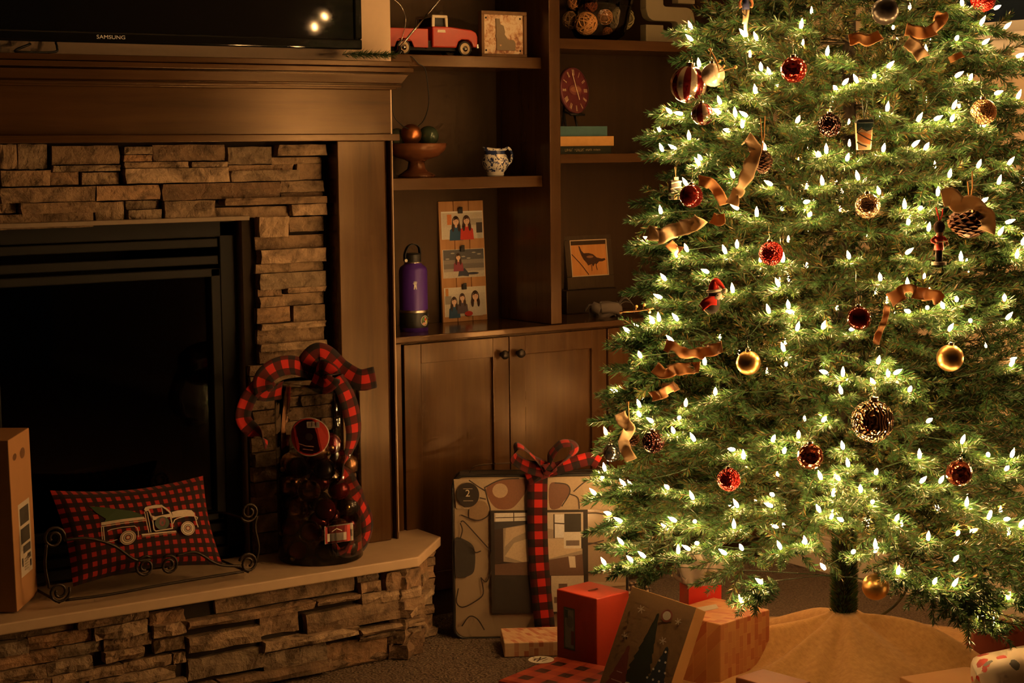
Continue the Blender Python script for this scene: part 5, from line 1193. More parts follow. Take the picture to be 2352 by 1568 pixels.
bb([(1250, 1074, -.03), (1256, 1045, -.05), (1278, 1018, -.055), (1302, 1016, -.05), (1310, 1032, -.045), (1292, 1052, -.045), (1256, 1076, -.04)], .050, [(.2, .9, .3), (-.3, .9, .3), (.1, .9, .5), (.3, .9, .2), (.6, .8, 0), (.1, .9, -.2), (.2, .9, .3)], 'loop')
bb([(1252, 1078, -.04), (1290, 1066, -.05), (1325, 1056, -.045), (1348, 1052, -.04), (1366, 1062, -.04)], .040, [(0, .3, 1), (0, .4, 1), (.1, .3, 1), (.3, .2, 1), (-.5, .2, 1)], 'tail')
bb([(1246, 1078, -.04), (1225, 1086, -.045), (1202, 1098, -.04)], .042, (.3, .3, 1), 'tail')
bb([(1238, 1066, -.045), (1250, 1064, -.06), (1258, 1076, -.055), (1248, 1088, -.045)], .036, (1, .1, .2), 'knot')

# ---- boxes
def wrap_mat(name, c, c2=None, scale=14, rough=.5, kind='plain'):
    a = N(name); p = a.tc('Object'); f = a.noise(p, scale, 4)
    if kind == 'plain': a.base(a.mix(f, c, c2 or [x*.7 for x in c])); a.bump(f, .15, .004)
    elif kind == 'blocks':    # rows of little printed bricks
        sx = a.n('ShaderNodeSeparateXYZ'); a.l(p, sx.inputs[0]); cb_ = a.n('ShaderNodeCombineXYZ'); a.l(a.math('ADD', sx.outputs[0], a.math('MULTIPLY', sx.outputs[1], .35)), cb_.inputs[1]); a.l(a.math('ADD', sx.outputs[1], sx.outputs[2]), cb_.inputs[0]); x = a.n('ShaderNodeTexBrick'); a.l(cb_.outputs[0], x.inputs[0]); x.inputs['Scale'].default_value = scale; x.inputs['Mortar Size'].default_value = .012; x.inputs['Mortar Smooth'].default_value = 1.; x.inputs['Bias'].default_value = -.15; x.offset = .37; x.squash = 1.4; x.squash_frequency = 3
        x.inputs['Color1'].default_value = (*c, 1); x.inputs['Color2'].default_value = (*c2, 1); x.inputs['Mortar'].default_value = (*[min(1, q*1.15) for q in c], 1); a.base(x.outputs[0])
    elif kind == 'dots':
        a.base(a.ramp(a.vor(p, scale), [(.28, c2), (.42, c)]))
    a.set(rough, spec=.4); return a.m
def gift(name, label, near, left, right, z1, z0=0., m=None, group='wrapped presents around the tree', wl=None, wr=None, bevel=.003, cat='gift box'):
    """box whose top face has surveyed near, left and right corners at height z1; squared up"""
    A, L, R_ = at_z(*near, z1), at_z(*left, z1), at_z(*right, z1); eL, eR = (L-A), (R_-A); lL, lR = wl or eL.length, wr or eR.length
    eR.z = 0; x = eR.normalized(); y = Vector((-x.y, x.x, 0))
    if y.dot(eL) < 0: y = -y
    t = thing(name, label, cat, (A.x, A.y, z0), rotz=math.atan2(x.y, x.x), group=group)
    sgn = 1 if (-x.y*y.x+x.x*y.y) > 0 else -1
    MB().box((0, min(0, sgn*lL), 0), (lR, max(0, sgn*lL), z1-z0)).build('wrapping', m, t, bevel=bevel)
    return t, lR, sgn*lL, z1-z0
REDW = wrap_mat('red_wrapping_paper', (.42, .045, .022), (.30, .026, .014), 6, .42)
t, w, d, h = gift('gift_box', 'tall plain red wrapped present with a small tag', (1370, 1375), (1284, 1362), (1438, 1358), .26, 0, REDW, wl=.16, wr=.13)
decal('gift_tag', [rect((.10, .12, .10), -.13, h-.165, -.085, h-.045), rect((.24, .24, .22), -.125, h-.160, -.090, h-.050), ell((.16, .16, .16), -.105, h-.085, .014, .018), rect((.15, .05, .05), -.10, h-.15, -.088, h-.11), rect((.05, .09, .07), -.124, h-.075, -.112, h-.052)], lambda u, v, dd: (-.0008-dd, -u, v), t)
for s_ in (0,): MB().box((w*.35, d*.46, h), (w*.62, d*.50, h+.002)).build('tape', M_clear('tape', (.9, .88, .84), .1, .1), t)
PATT = wrap_mat('brick_print_paper', (.52, .25, .095), (.36, .075, .030), 15, .5, 'blocks')
t, w, d, h = gift('gift_box', 'square present in tan paper printed with red blocks', (1655, 1434), (1572, 1394), (1768, 1399), .215, 0, PATT, wl=.20)
decal('sticker', [((.50, .42, .32), [(.06, d*.62), (.13, d*.55), (.16, d*.72), (.09, d*.80)])], lambda u, v, dd: (u, v, h+.0006+dd), t)
WRED = wrap_mat('white_red_block_paper', (.62, .42, .25), (.38, .075, .035), 17, .5, 'blocks')
gift('gift_box', 'thin cream present with red blocks lying before the bedding bag', (1158, 1476), (1146, 1431), (1290, 1472), .045, 0, WRED, wl=.165, wr=.19)
KRAFT = wrap_mat('kraft_paper', (.56, .29, .10), (.46, .22, .07), 9, .55)
BRWN = wrap_mat('russet_paper', (.30, .10, .038), (.22, .065, .025), 9, .5)
gift('gift_box', 'low russet present in front of the block printed present', (1800, 1585), (1700, 1530), (1888, 1556), .13, 0, BRWN, wl=.16, wr=.11)
gift('gift_box', 'wide flat kraft paper present at the foot of the skirt', (2200, 1612), (2021, 1530), (2390, 1580), .115, 0, KRAFT, wl=.24, wr=.22)
# plaid shirt box with a round white sticker
SB = N('plaid_wrapping'); 
def M_bigplaid():
    a = N('plaid_wrapping_paper'); p = a.tc('Object'); sx = a.n('ShaderNodeSeparateXYZ'); a.l(p, sx.inputs[0])
    def band(o): return a.math('GREATER_THAN', a.math('FRACT', a.math('MULTIPLY', o, 13.)), .55)
    k_ = a.math('MULTIPLY', a.math('ADD', band(sx.outputs[0]), band(sx.outputs[1])), .5); f = a.noise(p, 8, 3)
    c = a.ramp(k_, [(0, (.36, .055, .020)), (.3, (.26, .028, .014)), (.8, (.022, .010, .008))], 'CONSTANT'); a.base(a.mix(a.math('MULTIPLY', f, .4), c, (.10, .02, .01))); a.set(.45, spec=.4); return a.m
t, w, d, h = gift('gift_box', 'low red plaid present with an oval white sticker nearest the camera', (1330, 1600), (1092, 1522), (1420, 1560), .085, 0, M_bigplaid(), wl=.27, wr=.28, bevel=.012)
cu, cv = None, None
pS = at_z(1243, 1514, .0862)-t.location; ca, sa = math.cos(-t.rotation_euler.z), math.sin(-t.rotation_euler.z); us, vs = pS.x*ca-pS.y*sa, pS.x*sa+pS.y*ca
decal('round_sticker', [ell((.66, .60, .52), us, vs, .036, .036, 28)]+stroke((.06, .04, .035), [(us-.020, vs+.010), (us-.006, vs+.016), (us+.004, vs+.008), (us+.018, vs+.014)], .004)+stroke((.06, .04, .035), [(us-.022, vs-.002), (us-.004, vs+.002), (us+.020, vs-.004)], .004)+stroke((.06, .04, .035), [(us-.014, vs-.014), (us+.012, vs-.014)], .003), lambda u, v, dd: (u, v, h+.0006+dd), t)
# kraft box with fir tree prints, propped up at a slant between two presents
KD = wrap_mat('kraft_carton_shaded', (.22, .125, .06), (.19, .105, .05), 9, .6)  # kraft with shade put into its colour, for the face turned from the bulbs
KL = wrap_mat('kraft_carton_side', (.48, .26, .095), (.42, .22, .08), 9, .6)
kp = at_z(1452, 1346, .335); 
kx = thing('gift_carton', 'slanted brown gift carton printed with dark fir trees and snowflakes', 'gift box', kp)
dk = (kp-EYE).dot(_f); mk = dk/F; kw, kh_, kt = .200, .330, .060
rx = _r*1.0; ux = -_d*1.0
th_ = math.radians(-14); tilt_f = (-_f)
X_ = (rx*math.cos(th_)+ux*math.sin(th_)); Z_ = (ux*math.cos(th_)-rx*math.sin(th_)); Y_ = Z_.cross(X_)
Rm = Matrix((X_, Y_, Z_)).transposed()
# turned a little so its lit narrow side shows, leaning back
Rm = Matrix.Rotation(math.radians(-34), 3, Z_) @ Rm; Rm = Matrix.Rotation(math.radians(-10), 3, Rm @ Vector((1, 0, 0))) @ Rm
kx.rotation_euler = Rm.to_euler()
MB().box((0, 0, -kh_), (kw, kt, 0)).build('carton', KL, kx, bevel=.0015)
FIRK = (.018, .022, .016); WHP = (.55, .50, .44)
def fir(cx, bot, top, wd, c, tiers=7):
    o_ = []
    L_, R2 = [], []
    for i in range(tiers):
        v = bot+(top-bot)*i/tiers; w_ = wd*(1-i/tiers); L_ += [(cx-w_, v), (cx-w_*.70, v+(top-bot)/tiers*.8)]; R2 += [(cx+w_, v), (cx+w_*.70, v+(top-bot)/tiers*.8)]
    return (c, L_+[(cx, top)]+R2[::-1])
sh = [rect((.165, .098, .048), .001, -kh_+.001, kw-.001, -.001), fir(.100, -.250, -.045, .046, FIRK, 8), fir(.048, -.290, -.150, .040, (.13, .028, .026), 6), fir(.156, -.300, -.120, .050, (.022, .030, .045), 7)]  # first rectangle paints the face as shaded, darker than the kraft sides
for i in range(6):
    for j in range(i+1): sh.append(ell(WHP, .156+(j-i/2)*.018, -.135-.026*i, .0032, .0032, 8))
for i in range(4):
    sh += stroke((.34, .26, .20), [(.048-.008*i, -.20-.024*i), (.048+.008*i, -.20-.024*i)], .0022)
for cx, cy, r_ in ((.050, -.050, .011), (.128, -.045, .013), (.140, -.110, .010), (.165, -.050, .009), (.030, -.130, .010)):
    if cx == .128: sh += [ell((.18, .05, .04), cx, cy, .017, .017), ell((.36, .32, .28), cx, cy, .012, .012)]
    else:
        for q in range(3): a = q*math.pi/3; sh += stroke((.34, .29, .24), [(cx-r_*math.cos(a), cy-r_*math.sin(a)), (cx+r_*math.cos(a), cy+r_*math.sin(a))], .002)
sh += [ell(WHP, .085, -.245, .010, .004), ell(WHP, .112, -.247, .008, .003)]
decal('shaded_tree_print', sh, up_y, kx, step=.00015)
# red gift bag with tissue
RBAG = wrap_mat('red_gift_bag_paper', (.60, .035, .024), (.52, .026, .018), 8, .35)
ga, gl, gr = at_z(1582, 1347, .25), at_z(1522, 1318, .25), at_z(1657, 1343, .25)
gbx = (gr-ga); gby = Vector((-gbx.y, gbx.x, 0)).normalized(); lw = gbx.length; ld = .10
gt = thing('gift_bag', 'bright red gift bag stuffed with pale tissue paper under the tree', 'gift bag', (ga.x, ga.y, 0), rotz=math.atan2(gbx.y, gbx.x))
b = MB(); e_ = .0012
for a, c in (((0, 0, 0), (lw, e_, .25)), ((0, ld-e_, 0), (lw, ld, .25)), ((0, e_, 0), (e_, ld-e_, .25)), ((lw-e_, e_, 0), (lw, ld-e_, .25)), ((e_, e_, 0), (lw-e_, ld-e_, e_))): b.box(a, c)
b.build('bag', RBAG, gt)
TISS = cloth_mat('tissue_paper', (.58, .52, .45), 300, .6)
rt_ = random.Random(4)
for i in range(7):
    cx, cy = lw*(.14+.12*i), ld*rt_.uniform(.25, .8); a0 = rt_.uniform(0, 6); tw = rt_.uniform(.025, .045); hgt = rt_.uniform(.05, .095)
    def tis(s, t_, cx=cx, cy=cy, a0=a0, tw=tw, hgt=hgt):
        a = a0+s*4.5; rr_ = tw*(.25+t_*1.1)*(1+.28*math.sin(5*a+i*2)); z = .20+hgt*t_*1.45+.012*math.sin(7*a+i)*t_
        x = cx+rr_*math.cos(a); y = cy+rr_*math.sin(a)*.8
        if z < .252: x = min(max(x, .004), lw-.004); y = min(max(y, .004), ld-.004)
        return (x, y, z)
    MB().grid(tis, 26, 8, lambda s, t_: (s, t_)).build('tissue', TISS, gt, True, solid=.0006)
# little black and cream plaid pouch
PL2 = M_plaid('black_cream_check', 55, (.48, .36, .24), (.10, .06, .04), (.016, .012, .010))
pp_ = at_z(1452, 1368, .012)
po = thing('plaid_pouch', 'small black and cream checked cloth pouch behind the red present', 'cloth pouch', (pp_.x, pp_.y, 0), rotz=-.35)
def pch(s, t_): a = 2*math.pi*t_; r_ = .030*(1-.55*abs(2*s-1)**3); return (-.06+.12*s, r_*1.3*math.cos(a), max(.001, .030+r_*math.sin(a)))
MB().grid(pch, 16, 16, lambda s, t_: (s*.13+5, t_*.2+5)).build('pouch', PL2, po, True, solid=.001)
ribbon_mesh([(-.055, 0, .035), (-.085, -.01, .045), (-.12, -.012, .042), (-.15, -.005, .035)], .022, (0, .6, .8)).build('tie', CREAMB, po, True, solid=.0008)
# dark red gift bag and white printed soft parcel at the frame's edge
RB2 = wrap_mat('dark_red_bag_paper', (.26, .050, .026), (.20, .036, .02), 9, .5)
A, B_ = at_z(2240, 1585, .02), at_z(2208, 1546, .02); dep = (B_-A).length; yv = (B_-A).normalized()
t = thing('gift_bag', 'dark russet gift bag standing at the edge of the skirt by the wall', 'gift bag', (A.x, A.y, .016), rotz=math.atan2(yv.y, yv.x)-math.pi/2)
bh_ = at_y(2224, 1425, (A.y+B_.y)/2).z-.016; b = MB(); pts = [(0, 0), (.24, 0), (.24, dep), (0, dep)]; top = [(.006, dep*.38), (.234, dep*.38), (.234, dep*.62), (.006, dep*.62)]
lo_ = [b.add((x, y, 0)) for x, y in pts]; hi_ = [b.add((x, y, bh_)) for x, y in top]; b.face(lo_[::-1]); b.face(hi_)
for i in range(4): j = (i+1) % 4; b.face((lo_[i], lo_[j], hi_[j], hi_[i]))
b.build('bag', RB2, t, bevel=.002)
def M_santa():
    a = N('white_festive_paper'); p = a.tc('Object'); v = a.vor(p, 17); g = a.noise(p, 30, 3); h_ = a.vor(a.mapv(p, loc=(3, 1, 2)), 15)
    c = a.mix(a.math('LESS_THAN', a.math('ADD', v, a.math('MULTIPLY', g, .35)), .47), (.64, .54, .42), (.50, .035, .022)); c = a.mix(a.math('LESS_THAN', a.math('ADD', h_, a.math('MULTIPLY', g, .3)), .36), c, (.12, .12, .11)); a.base(c); a.set(.45); return a.m
wpp = at_z(2345, 1524, .17)
t = thing('soft_parcel', 'rounded white parcel with red and grey festive prints at the frame edge', 'parcel', (wpp.x-.02, wpp.y-.05, .1155), rotz=-.30)
def par(s, t_):
    a = 2*math.pi*t_; k_ = (1-abs(2*s-1)**6)**.5 if 0 < s < 1 else 0; cx_, sx_ = math.cos(a), math.sin(a); q = (abs(cx_)**4+abs(sx_)**4)**-.25
    return (-.16+.32*s, .075*q*cx_*(.02+.98*k_), .052+.050*q*sx_*(.02+.98*k_)+.004*math.sin(9*s+3*a))
b = MB(); b.grid(par, 26, 28); b.build('wrapping', M_santa(), t, True)
# ================================================================== ornaments on the tree
def orn_mats():
    def tex(name, c, c2, scale, rough, metal, bump, dist, kind='vor', spec=.5):
        a = N(name); p = a.tc('Object')
        if kind == 'vor': f = a.vor(p, scale); r_ = a.vor(p, scale, 'Color'); sx = a.n('ShaderNodeSeparateColor'); a.l(r_, sx.inputs[0]); fac = sx.outputs[0]
        elif kind == 'wave':
            x = a.n('ShaderNodeTexWave'); a.l(p, x.inputs[0]); x.inputs['Scale'].default_value = scale; x.inputs['Distortion'].default_value = 9; x.inputs['Detail'].default_value = 1; x.inputs['Detail Scale'].default_value = 1.2; f = x.outputs['Fac']; fac = f
        else: f = a.noise(p, scale, 3); fac = f
        a.base(a.mix(fac, c, c2)); a.set(rough, metal, spec)
        if bump: a.bump(f, bump, dist)
        return a.m
    def stripes(name, c, c2, n):
        a = N(name); p = a.tc('Object'); sx = a.n('ShaderNodeSeparateXYZ'); a.l(p, sx.inputs[0]); an_ = a.math('ARCTAN2', sx.outputs[1], sx.outputs[0])
        f = a.math('GREATER_THAN', a.math('SINE', a.math('MULTIPLY', an_, n)), .1); a.base(a.mix(f, c, c2)); a.set(.16, .8); a.bump(a.noise(p, 300, 2), .15, .001); return a.m
    return dict(gold=tex('matte_gold_glass', (.52, .31, .10), (.60, .38, .14), 60, .34, 1, 0, 0, 'n'), redglit=tex('red_glitter', (.62, .020, .014), (.30, .006, .006), 210, .22, .75, .9, .004),
        crackle=tex('red_crackle_glass', (.50, .035, .022), (.22, .010, .010), 95, .16, .8, .8, .006), crackle2=tex('bronze_red_crackle_glass', (.42, .10, .05), (.16, .018, .012), 90, .14, .85, .8, .006),
        burg=tex('burgundy_glass', (.16, .016, .014), (.13, .010, .012), 30, .10, .75, 0, 0, 'n'), copper=tex('copper_glitter', (.66, .36, .18), (.42, .19, .08), 230, .25, .9, .8, .003),
        rose=tex('rose_gold_glitter', (.62, .38, .24), (.46, .24, .13), 200, .22, .9, .7, .003), wavy=tex('bronze_ribbed_glass', (.42, .20, .10), (.03, .020, .018), 34, .12, .9, 1., .008, 'wave'),
        bead=tex('dark_beaded', (.085, .020, .018), (.03, .010, .010), 150, .15, .7, 1., .008), black=tex('black_glass', (.02, .018, .016), (.03, .022, .018), 20, .3, .3, 0, 0, 'n'), silver=tex('smoked_silver_glass', (.34, .36, .38), (.22, .22, .24), 20, .08, .95, 0, 0, 'n'),
        cream=tex('pearl_cream', (.62, .52, .42), (.56, .44, .33), 120, .25, .3, .2, .002), stripe=stripes('silver_burgundy_stripes', (.16, .014, .016), (.62, .52, .40), 8.), dstripe=stripes('dark_burgundy_stripes', (.10, .012, .014), (.36, .26, .2), 6.))
OM = orn_mats()
CAPS = M_plain('ornament_cap_silver', (.62, .55, .42), .25, 1, .5, .05, 40)
def hanger(t, p0, h, m=None, r=.0007): MB().tube(spline([p0, Vector(p0)+Vector((.003, 0, h*.4)), Vector(p0)+Vector((-.001, 0, h))], 5), r, 5).build('hook', m or CAPS, t, True)
def ball(px, py, rpx, mk, label, k=1.0, hook=.03):
    p = on_tree(px, py, k); d = (p-EYE).dot(_f); r = rpx/F*d
    t = thing('ornament', label, 'ornament', p, group='ball ornaments on the tree', rot=(random.Random(px).uniform(-.1, .1), .06, random.Random(py).uniform(0, 6)))
    MB().sphere((0, 0, 0), r, 40, 24).build('ball', OM[mk], t, True)
    MB().lathe([(r*.20, r*.96), (r*.22, r*1.00), (r*.22, r*1.14), (r*.17, r*1.17), (0, r*1.17)], 14).build('cap', CAPS, t, 'auto')
    MB().tube([(r*.11*math.cos(a), 0, r*1.24+r*.11*math.sin(a)) for a in np.linspace(0, 2*math.pi, 11)[:-1]], r*.022, 5, closed=True).build('ring', CAPS, t, True)
    hanger(t, (0, 0, r*1.33), hook); return t
ball(1582, 194, 43, 'stripe', 'large silver and burgundy striped ball at the tree edge', 1.0)
ball(1638, 172, 27, 'cream', 'pearly cream ball tucked behind the large striped ball', .97)
ball(1614, 262, 26, 'dstripe', 'small dark burgundy striped ball below the large striped ball', 1.0)
ball(1823, 160, 30, 'crackle', 'red crackled glass ball high on the tree', 1.02)
ball(1588, 450, 27, 'burg', 'glossy burgundy ball beside the black striped ornament', 1.03)
ball(1771, 582, 28, 'redglit', 'red glitter ball near the middle of the tree', 1.02)
ball(1719, 833, 28, 'gold', 'matte gold ball over the dark gap left of the trunk line', 1.02)
ball(2182, 822, 31, 'gold', 'matte gold ball under a lit green shoot', 1.02)
ball(1993, 473, 29, 'rose', 'sparkling rose gold ball with a dark reflection', 1.02)
ball(1973, 730, 28, 'burg', 'dark wine red glass ball hung on a long hook', 1.03, .08)
ball(2004, 967, 49, 'wavy', 'largest ball, bronze glass with wavy dark ribs', 1.03)
ball(1861, 1048, 30, 'crackle2', 'bronze red crackled ball lower left of the ribbed ball', 1.03)
ball(1674, 1101, 27, 'redglit', 'red glitter ball on the lower tree', 1.02)
ball(2203, 1086, 30, 'crackle2', 'red crackled ball half behind a hanging shoot', 1.01)
ball(2011, 1347, 31, 'gold', 'matte gold ball hanging lowest beside the trunk', .55, .07)
ball(1500, 1015, 26, 'bead', 'dark beaded ball beside the small pinecone', 1.02)
ball(1905, 287, 27, 'bead', 'dark beaded ball left of the painted tile ornament', 1.01)
ball(2259, 257, 30, 'copper', 'copper glitter ball at the upper right', 1.02)
ball(2258, -2, 29, 'redglit', 'red glitter ball cut off by the top of the picture', 1.02)
ball(1405, 1040, 20, 'silver', 'small smoked silver ball at the tree edge above the bedding bag', 1.0)
ball(2033, 26, 31, 'black', 'plain black ball near the window trim', 1.0)
ball(1850, 1300, 1, 'black', 'x', .9) if False else None

# ---- painted cup-shaped tile
p = on_tree(1986, 312, 1.0); d = (p-EYE).dot(_f); q = d/F
t = thing('tile_ornament', 'painted mountain scene ornament shaped like a cup with a dark lid', 'ornament', p, rotz=-YAW+.1)
MB().prism([(-16*q, -32*q), (16*q, -32*q), (20*q, 30*q), (-20*q, 30*q)], lambda u, v, d_: (u, d_, v), 0, .014).build('body', M_plain('glazed_cream', (.55, .40, .24), .3), t, bevel=.002)
MB().prism([(-22*q, 29*q), (22*q, 29*q), (20*q, 38*q), (-16*q, 38*q)], lambda u, v, d_: (u, d_, v), -.002, .016).build('lid', M_plain('dark_teal_lid', (.03, .045, .05), .35), t, bevel=.002)
tri = [((.030, .085, .095), [(-19*q, 10*q), (-8*q, 20*q), (4*q, 12*q), (14*q, 14*q), (19*q, 20*q), (19.5*q, 29*q), (-19.5*q, 29*q)]), ((.50, .20, .06), [(-17*q, -8*q), (-4*q, -16*q), (14*q, -20*q), (16*q, 2*q), (0, 8*q), (-17*q, 8*q)])]
tri += stroke((.02, .02, .02), [(-18*q, 8*q), (-8*q, 2*q), (6*q, -6*q), (17*q, -11*q)], 3*q)+stroke((.02, .02, .02), [(-18*q, -14*q), (-8*q, -20*q), (4*q, -24*q)], 3*q)+stroke((.02, .02, .02), [(-18*q, 9*q), (-8*q, 18*q), (4*q, 11*q), (18*q, 16*q)], 2*q)
decal('painting', tri, up_y, t)
b = MB().tube([(0, .006, 38*q), (-5*q, .004, 70*q), (-7*q, 0, 84*q)], .0010, 5); b.tube([(0, .006, 38*q), (5*q, .004, 70*q), (6*q, 0, 84*q)], .0010, 5); b.build('cord_loop', M_plain('teal_cord', (.10, .17, .17), .6), t, True)

# ---- black and white lantern at the edge
p = on_tree(1550, 432, 1.0); d = (p-EYE).dot(_f); q = d/F
t = thing('lantern_ornament', 'black and white striped wooden ornament behind the burgundy ball', 'ornament', p, rotz=-.4)
BLK = M_plain('black_paint', (.018, .016, .016), .45); WPT = M_plain('white_paint', (.34, .30, .26), .5); TANW = M_plain('tan_wood', (.45, .26, .12), .6)
MB().box((-13*q, -10*q, -26*q), (13*q, 10*q, 18*q)).build('body', BLK, t, bevel=.002)
for v in (14, 1, -9): MB().tube(spline([(-14*q, -10.5*q, (v-3)*q), (0, -11.5*q, v*q), (13*q, -10.5*q, (v+1)*q)], 5), 1.7*q, 6).build('stripe', WPT, t, True)
MB().tube(spline([(3*q, -11.5*q, -9*q), (7*q, -12*q, -14*q), (7*q, -12*q, -26*q)], 5), 1.3*q, 6).build('stripe', WPT, t, True)
MB().box((-3*q, -4*q, 18*q), (8*q, 4*q, 26*q)).build('cork', TANW, t, bevel=.001); MB().box((-5*q, -11.2*q, -26*q), (2*q, -9.9*q, -13*q)).build('door', TANW, t)
b = MB().tube([(2*q, 0, 26*q), (0, 0, 48*q)], .0006, 5); b.tube([(2*q, 0, 26*q), (3*q, 0, 48*q)], .0006, 5); b.build('string_loop', TANW, t)

# ---- little bird figure in a red Santa hat
p = on_tree(1638, 676, 1.05); d = (p-EYE).dot(_f); q = d/F
t = thing('bird_ornament', 'small grey and white bird figure in a red Santa hat and scarf', 'ornament', p, rotz=-YAW)
FELT = M_plain('red_felt', (.58, .030, .018), .8, 0, .2, .15, 60); GREYF = M_plain('dark_grey_felt', (.045, .038, .036), .85, 0, .2, .2, 60); WF = M_plain('white_fluff', (.62, .56, .48), .9, 0, .1, .15, 80, .3)
MB().sphere((-2*q, 10*q*.4, -22*q), 18*q, 20, 14, (1, .9, 1.25)).build('body', GREYF, t, True)
MB().sphere((4*q, 0, 0), 15*q, 20, 14, (1.05, .95, .9)).build('head', GREYF, t, True)
MB().sphere((9*q, -9*q, -3*q), 10*q, 16, 10, (1.1, .6, .85)).build('face', WF, t, True)
MB().sphere((9*q, -15*q, -1*q), 1.6*q, 8, 6).build('eye', BLK, t, True); MB().lathe([(3*q, 0), (1.6*q, 5*q), (0, 8*q)], 8).build('beak', M_plain('beak_tan', (.5, .3, .12), .5), t, True, loc=(18*q, -9*q, -4*q), rot=(0, 1.6, 0))
hat = MB().tube(spline([(2*q, 0, 9*q), (2*q, 0, 20*q), (6*q, -2*q, 30*q), (16*q, -5*q, 24*q), (25*q, -7*q, 13*q)], 6), [14*q*(1-i/24*.82) for i in range(25)], 14).build('hat', FELT, t, True)
MB().tube([(2*q+15*q*math.cos(a), 15*q*math.sin(a)*.95, 9*q+2*q*math.cos(a)) for a in np.linspace(0, 2*math.pi, 21)[:-1]], 3.2*q, 8, closed=True).build('hat_brim', WF, t, True)
MB().sphere((26*q, -8*q, 9*q), 6.2*q, 14, 10).build('pompom', WF, t, True)
ribbon_mesh([(8*q, -12*q, -14*q), (-6*q, -15*q, -13*q), (-18*q, -14*q, -18*q), (-30*q, -12*q, -30*q)], 20*q, [(0, 0, 1), (0, 0, 1), (.5, 0, 1), (.8, 0, 1)], curl=.003).build('scarf', FELT, t, True, solid=.002)
ribbon_mesh([(-33*q, -12*q, -22*q), (-24*q, -12.5*q, -33*q), (-12*q, -12.5*q, -45*q)], 4*q, (0, 1, .2)).build('scarf_fringe', WF, t, True, solid=.002)

# ---- wooden soldier
p = on_tree(2157, 560, 1.05); d = (p-EYE).dot(_f); q = d/F
t = thing('soldier_ornament', 'wooden soldier ornament in a red coat and tall black fur hat', 'ornament', p, rotz=-YAW+.15)
RCO = M_plain('red_coat_paint', (.50, .040, .025), .45); FUR = M_plain('dark_fur', (.035, .020, .014), .95, 0, .1, .3, 90, .5)
MB().lathe([(0, -48*q), (17*q, -48*q), (17*q, -41*q), (0, -41*q)], 20).build('base', WPT, t, 'auto')
for s_ in (-1, 1): MB().tube([(s_*4.2*q, 0, -41*q), (s_*4*q, 0, -12*q)], 4.6*q, 10).build('leg', BLK, t, True)
MB().lathe([(0, -14*q), (12*q, -14*q), (10*q, -2*q), (9*q, 6*q), (11*q, 16*q), (8*q, 20*q), (0, 21*q)], 18).build('coat', RCO, t, True)
MB().tube(spline([(-9*q, -2*q, 17*q), (-19*q, -3*q, 8*q), (-11*q, -9*q, 2*q)], 5), 3.4*q, 8).build('arm', RCO, t, True); MB().tube(spline([(9*q, -2*q, 16*q), (16*q, -4*q, 7*q), (15*q, -9*q, 1*q)], 5), 3.4*q, 8).build('arm', RCO, t, True)
MB().sphere((16*q, -10*q, 0), 3.8*q, 10, 8).build('hand', TANW, t, True); MB().sphere((-10*q, -10*q, 2*q), 3.4*q, 10, 8).build('hand', TANW, t, True)
MB().tube([(-9*q, -12*q, 5*q), (16*q, -13*q, 7*q)], 1.1*q, 6).build('flute', WPT, t, True)
MB().sphere((0, -2*q, 24*q), 8*q, 14, 10).build('head', M_plain('skin_paint', (.46, .24, .13), .5), t, True)
MB().sphere((0, 0, 38*q), 14*q, 20, 14, (.95, .95, 1.1)).build('fur_hat', FUR, t, True)
b = MB().tube([(0, 0, 52*q), (-5*q, -2*q, 68*q), (-9*q, 0, 84*q)], 1.6*q, 6); b.build('cord_loop', FELT, t, True); b = MB().tube([(0, 0, 52*q), (6*q, -2*q, 66*q), (7*q, 0, 80*q)], 1.6*q, 6); b.build('cord_loop', FELT, t, True)

# ---- blue figure with dangling cream legs near the top
p = on_tree(1713, 2, 1.03); d = (p-EYE).dot(_f); q = d/F
t = thing('doll_ornament', 'hanging figure in a dark blue tunic with cream legs', 'ornament', p, rotz=-YAW)
BLU = M_plain('dark_blue_cloth', (.018, .030, .12), .7); CRM = M_plain('cream_cloth', (.62, .46, .27), .7)
MB().lathe([(0, -20*q), (9*q, -20*q), (8*q, -5*q), (6*q, 12*q), (0, 14*q)], 16).build('tunic', BLU, t, True)
MB().sphere((0, 0, 22*q), 8*q, 14, 10).build('head', M_plain('doll_skin', (.5, .28, .16), .6), t, True)
for s_ in (-1, 1): MB().tube(spline([(s_*7*q, 0, 8*q), (s_*14*q, -2*q, -4*q), (s_*12*q, -4*q, -16*q)], 5), 3.4*q, 8).build('arm', M_plain('orange_cloth', (.52, .20, .08), .7), t, True)
MB().tube(spline([(-5*q, 0, -20*q), (-2*q, -2*q, -34*q), (-4*q, -2*q, -52*q)], 5), [4.6*q]*11, 10).build('leg', CRM, t, True); MB().tube(spline([(4*q, 0, -20*q), (1*q, -4*q, -40*q), (-1*q, -3*q, -58*q), (2*q, -3*q, -82*q)], 5), [4.8*q]*6+[4.2*q]*10, 10).build('leg', CRM, t, True)
MB().tube(spline([(-12*q, -3*q, -14*q), (-9*q, -6*q, -28*q), (0, -7*q, -36*q)], 5), 1.2*q, 6).build('rope', BLK, t, True)

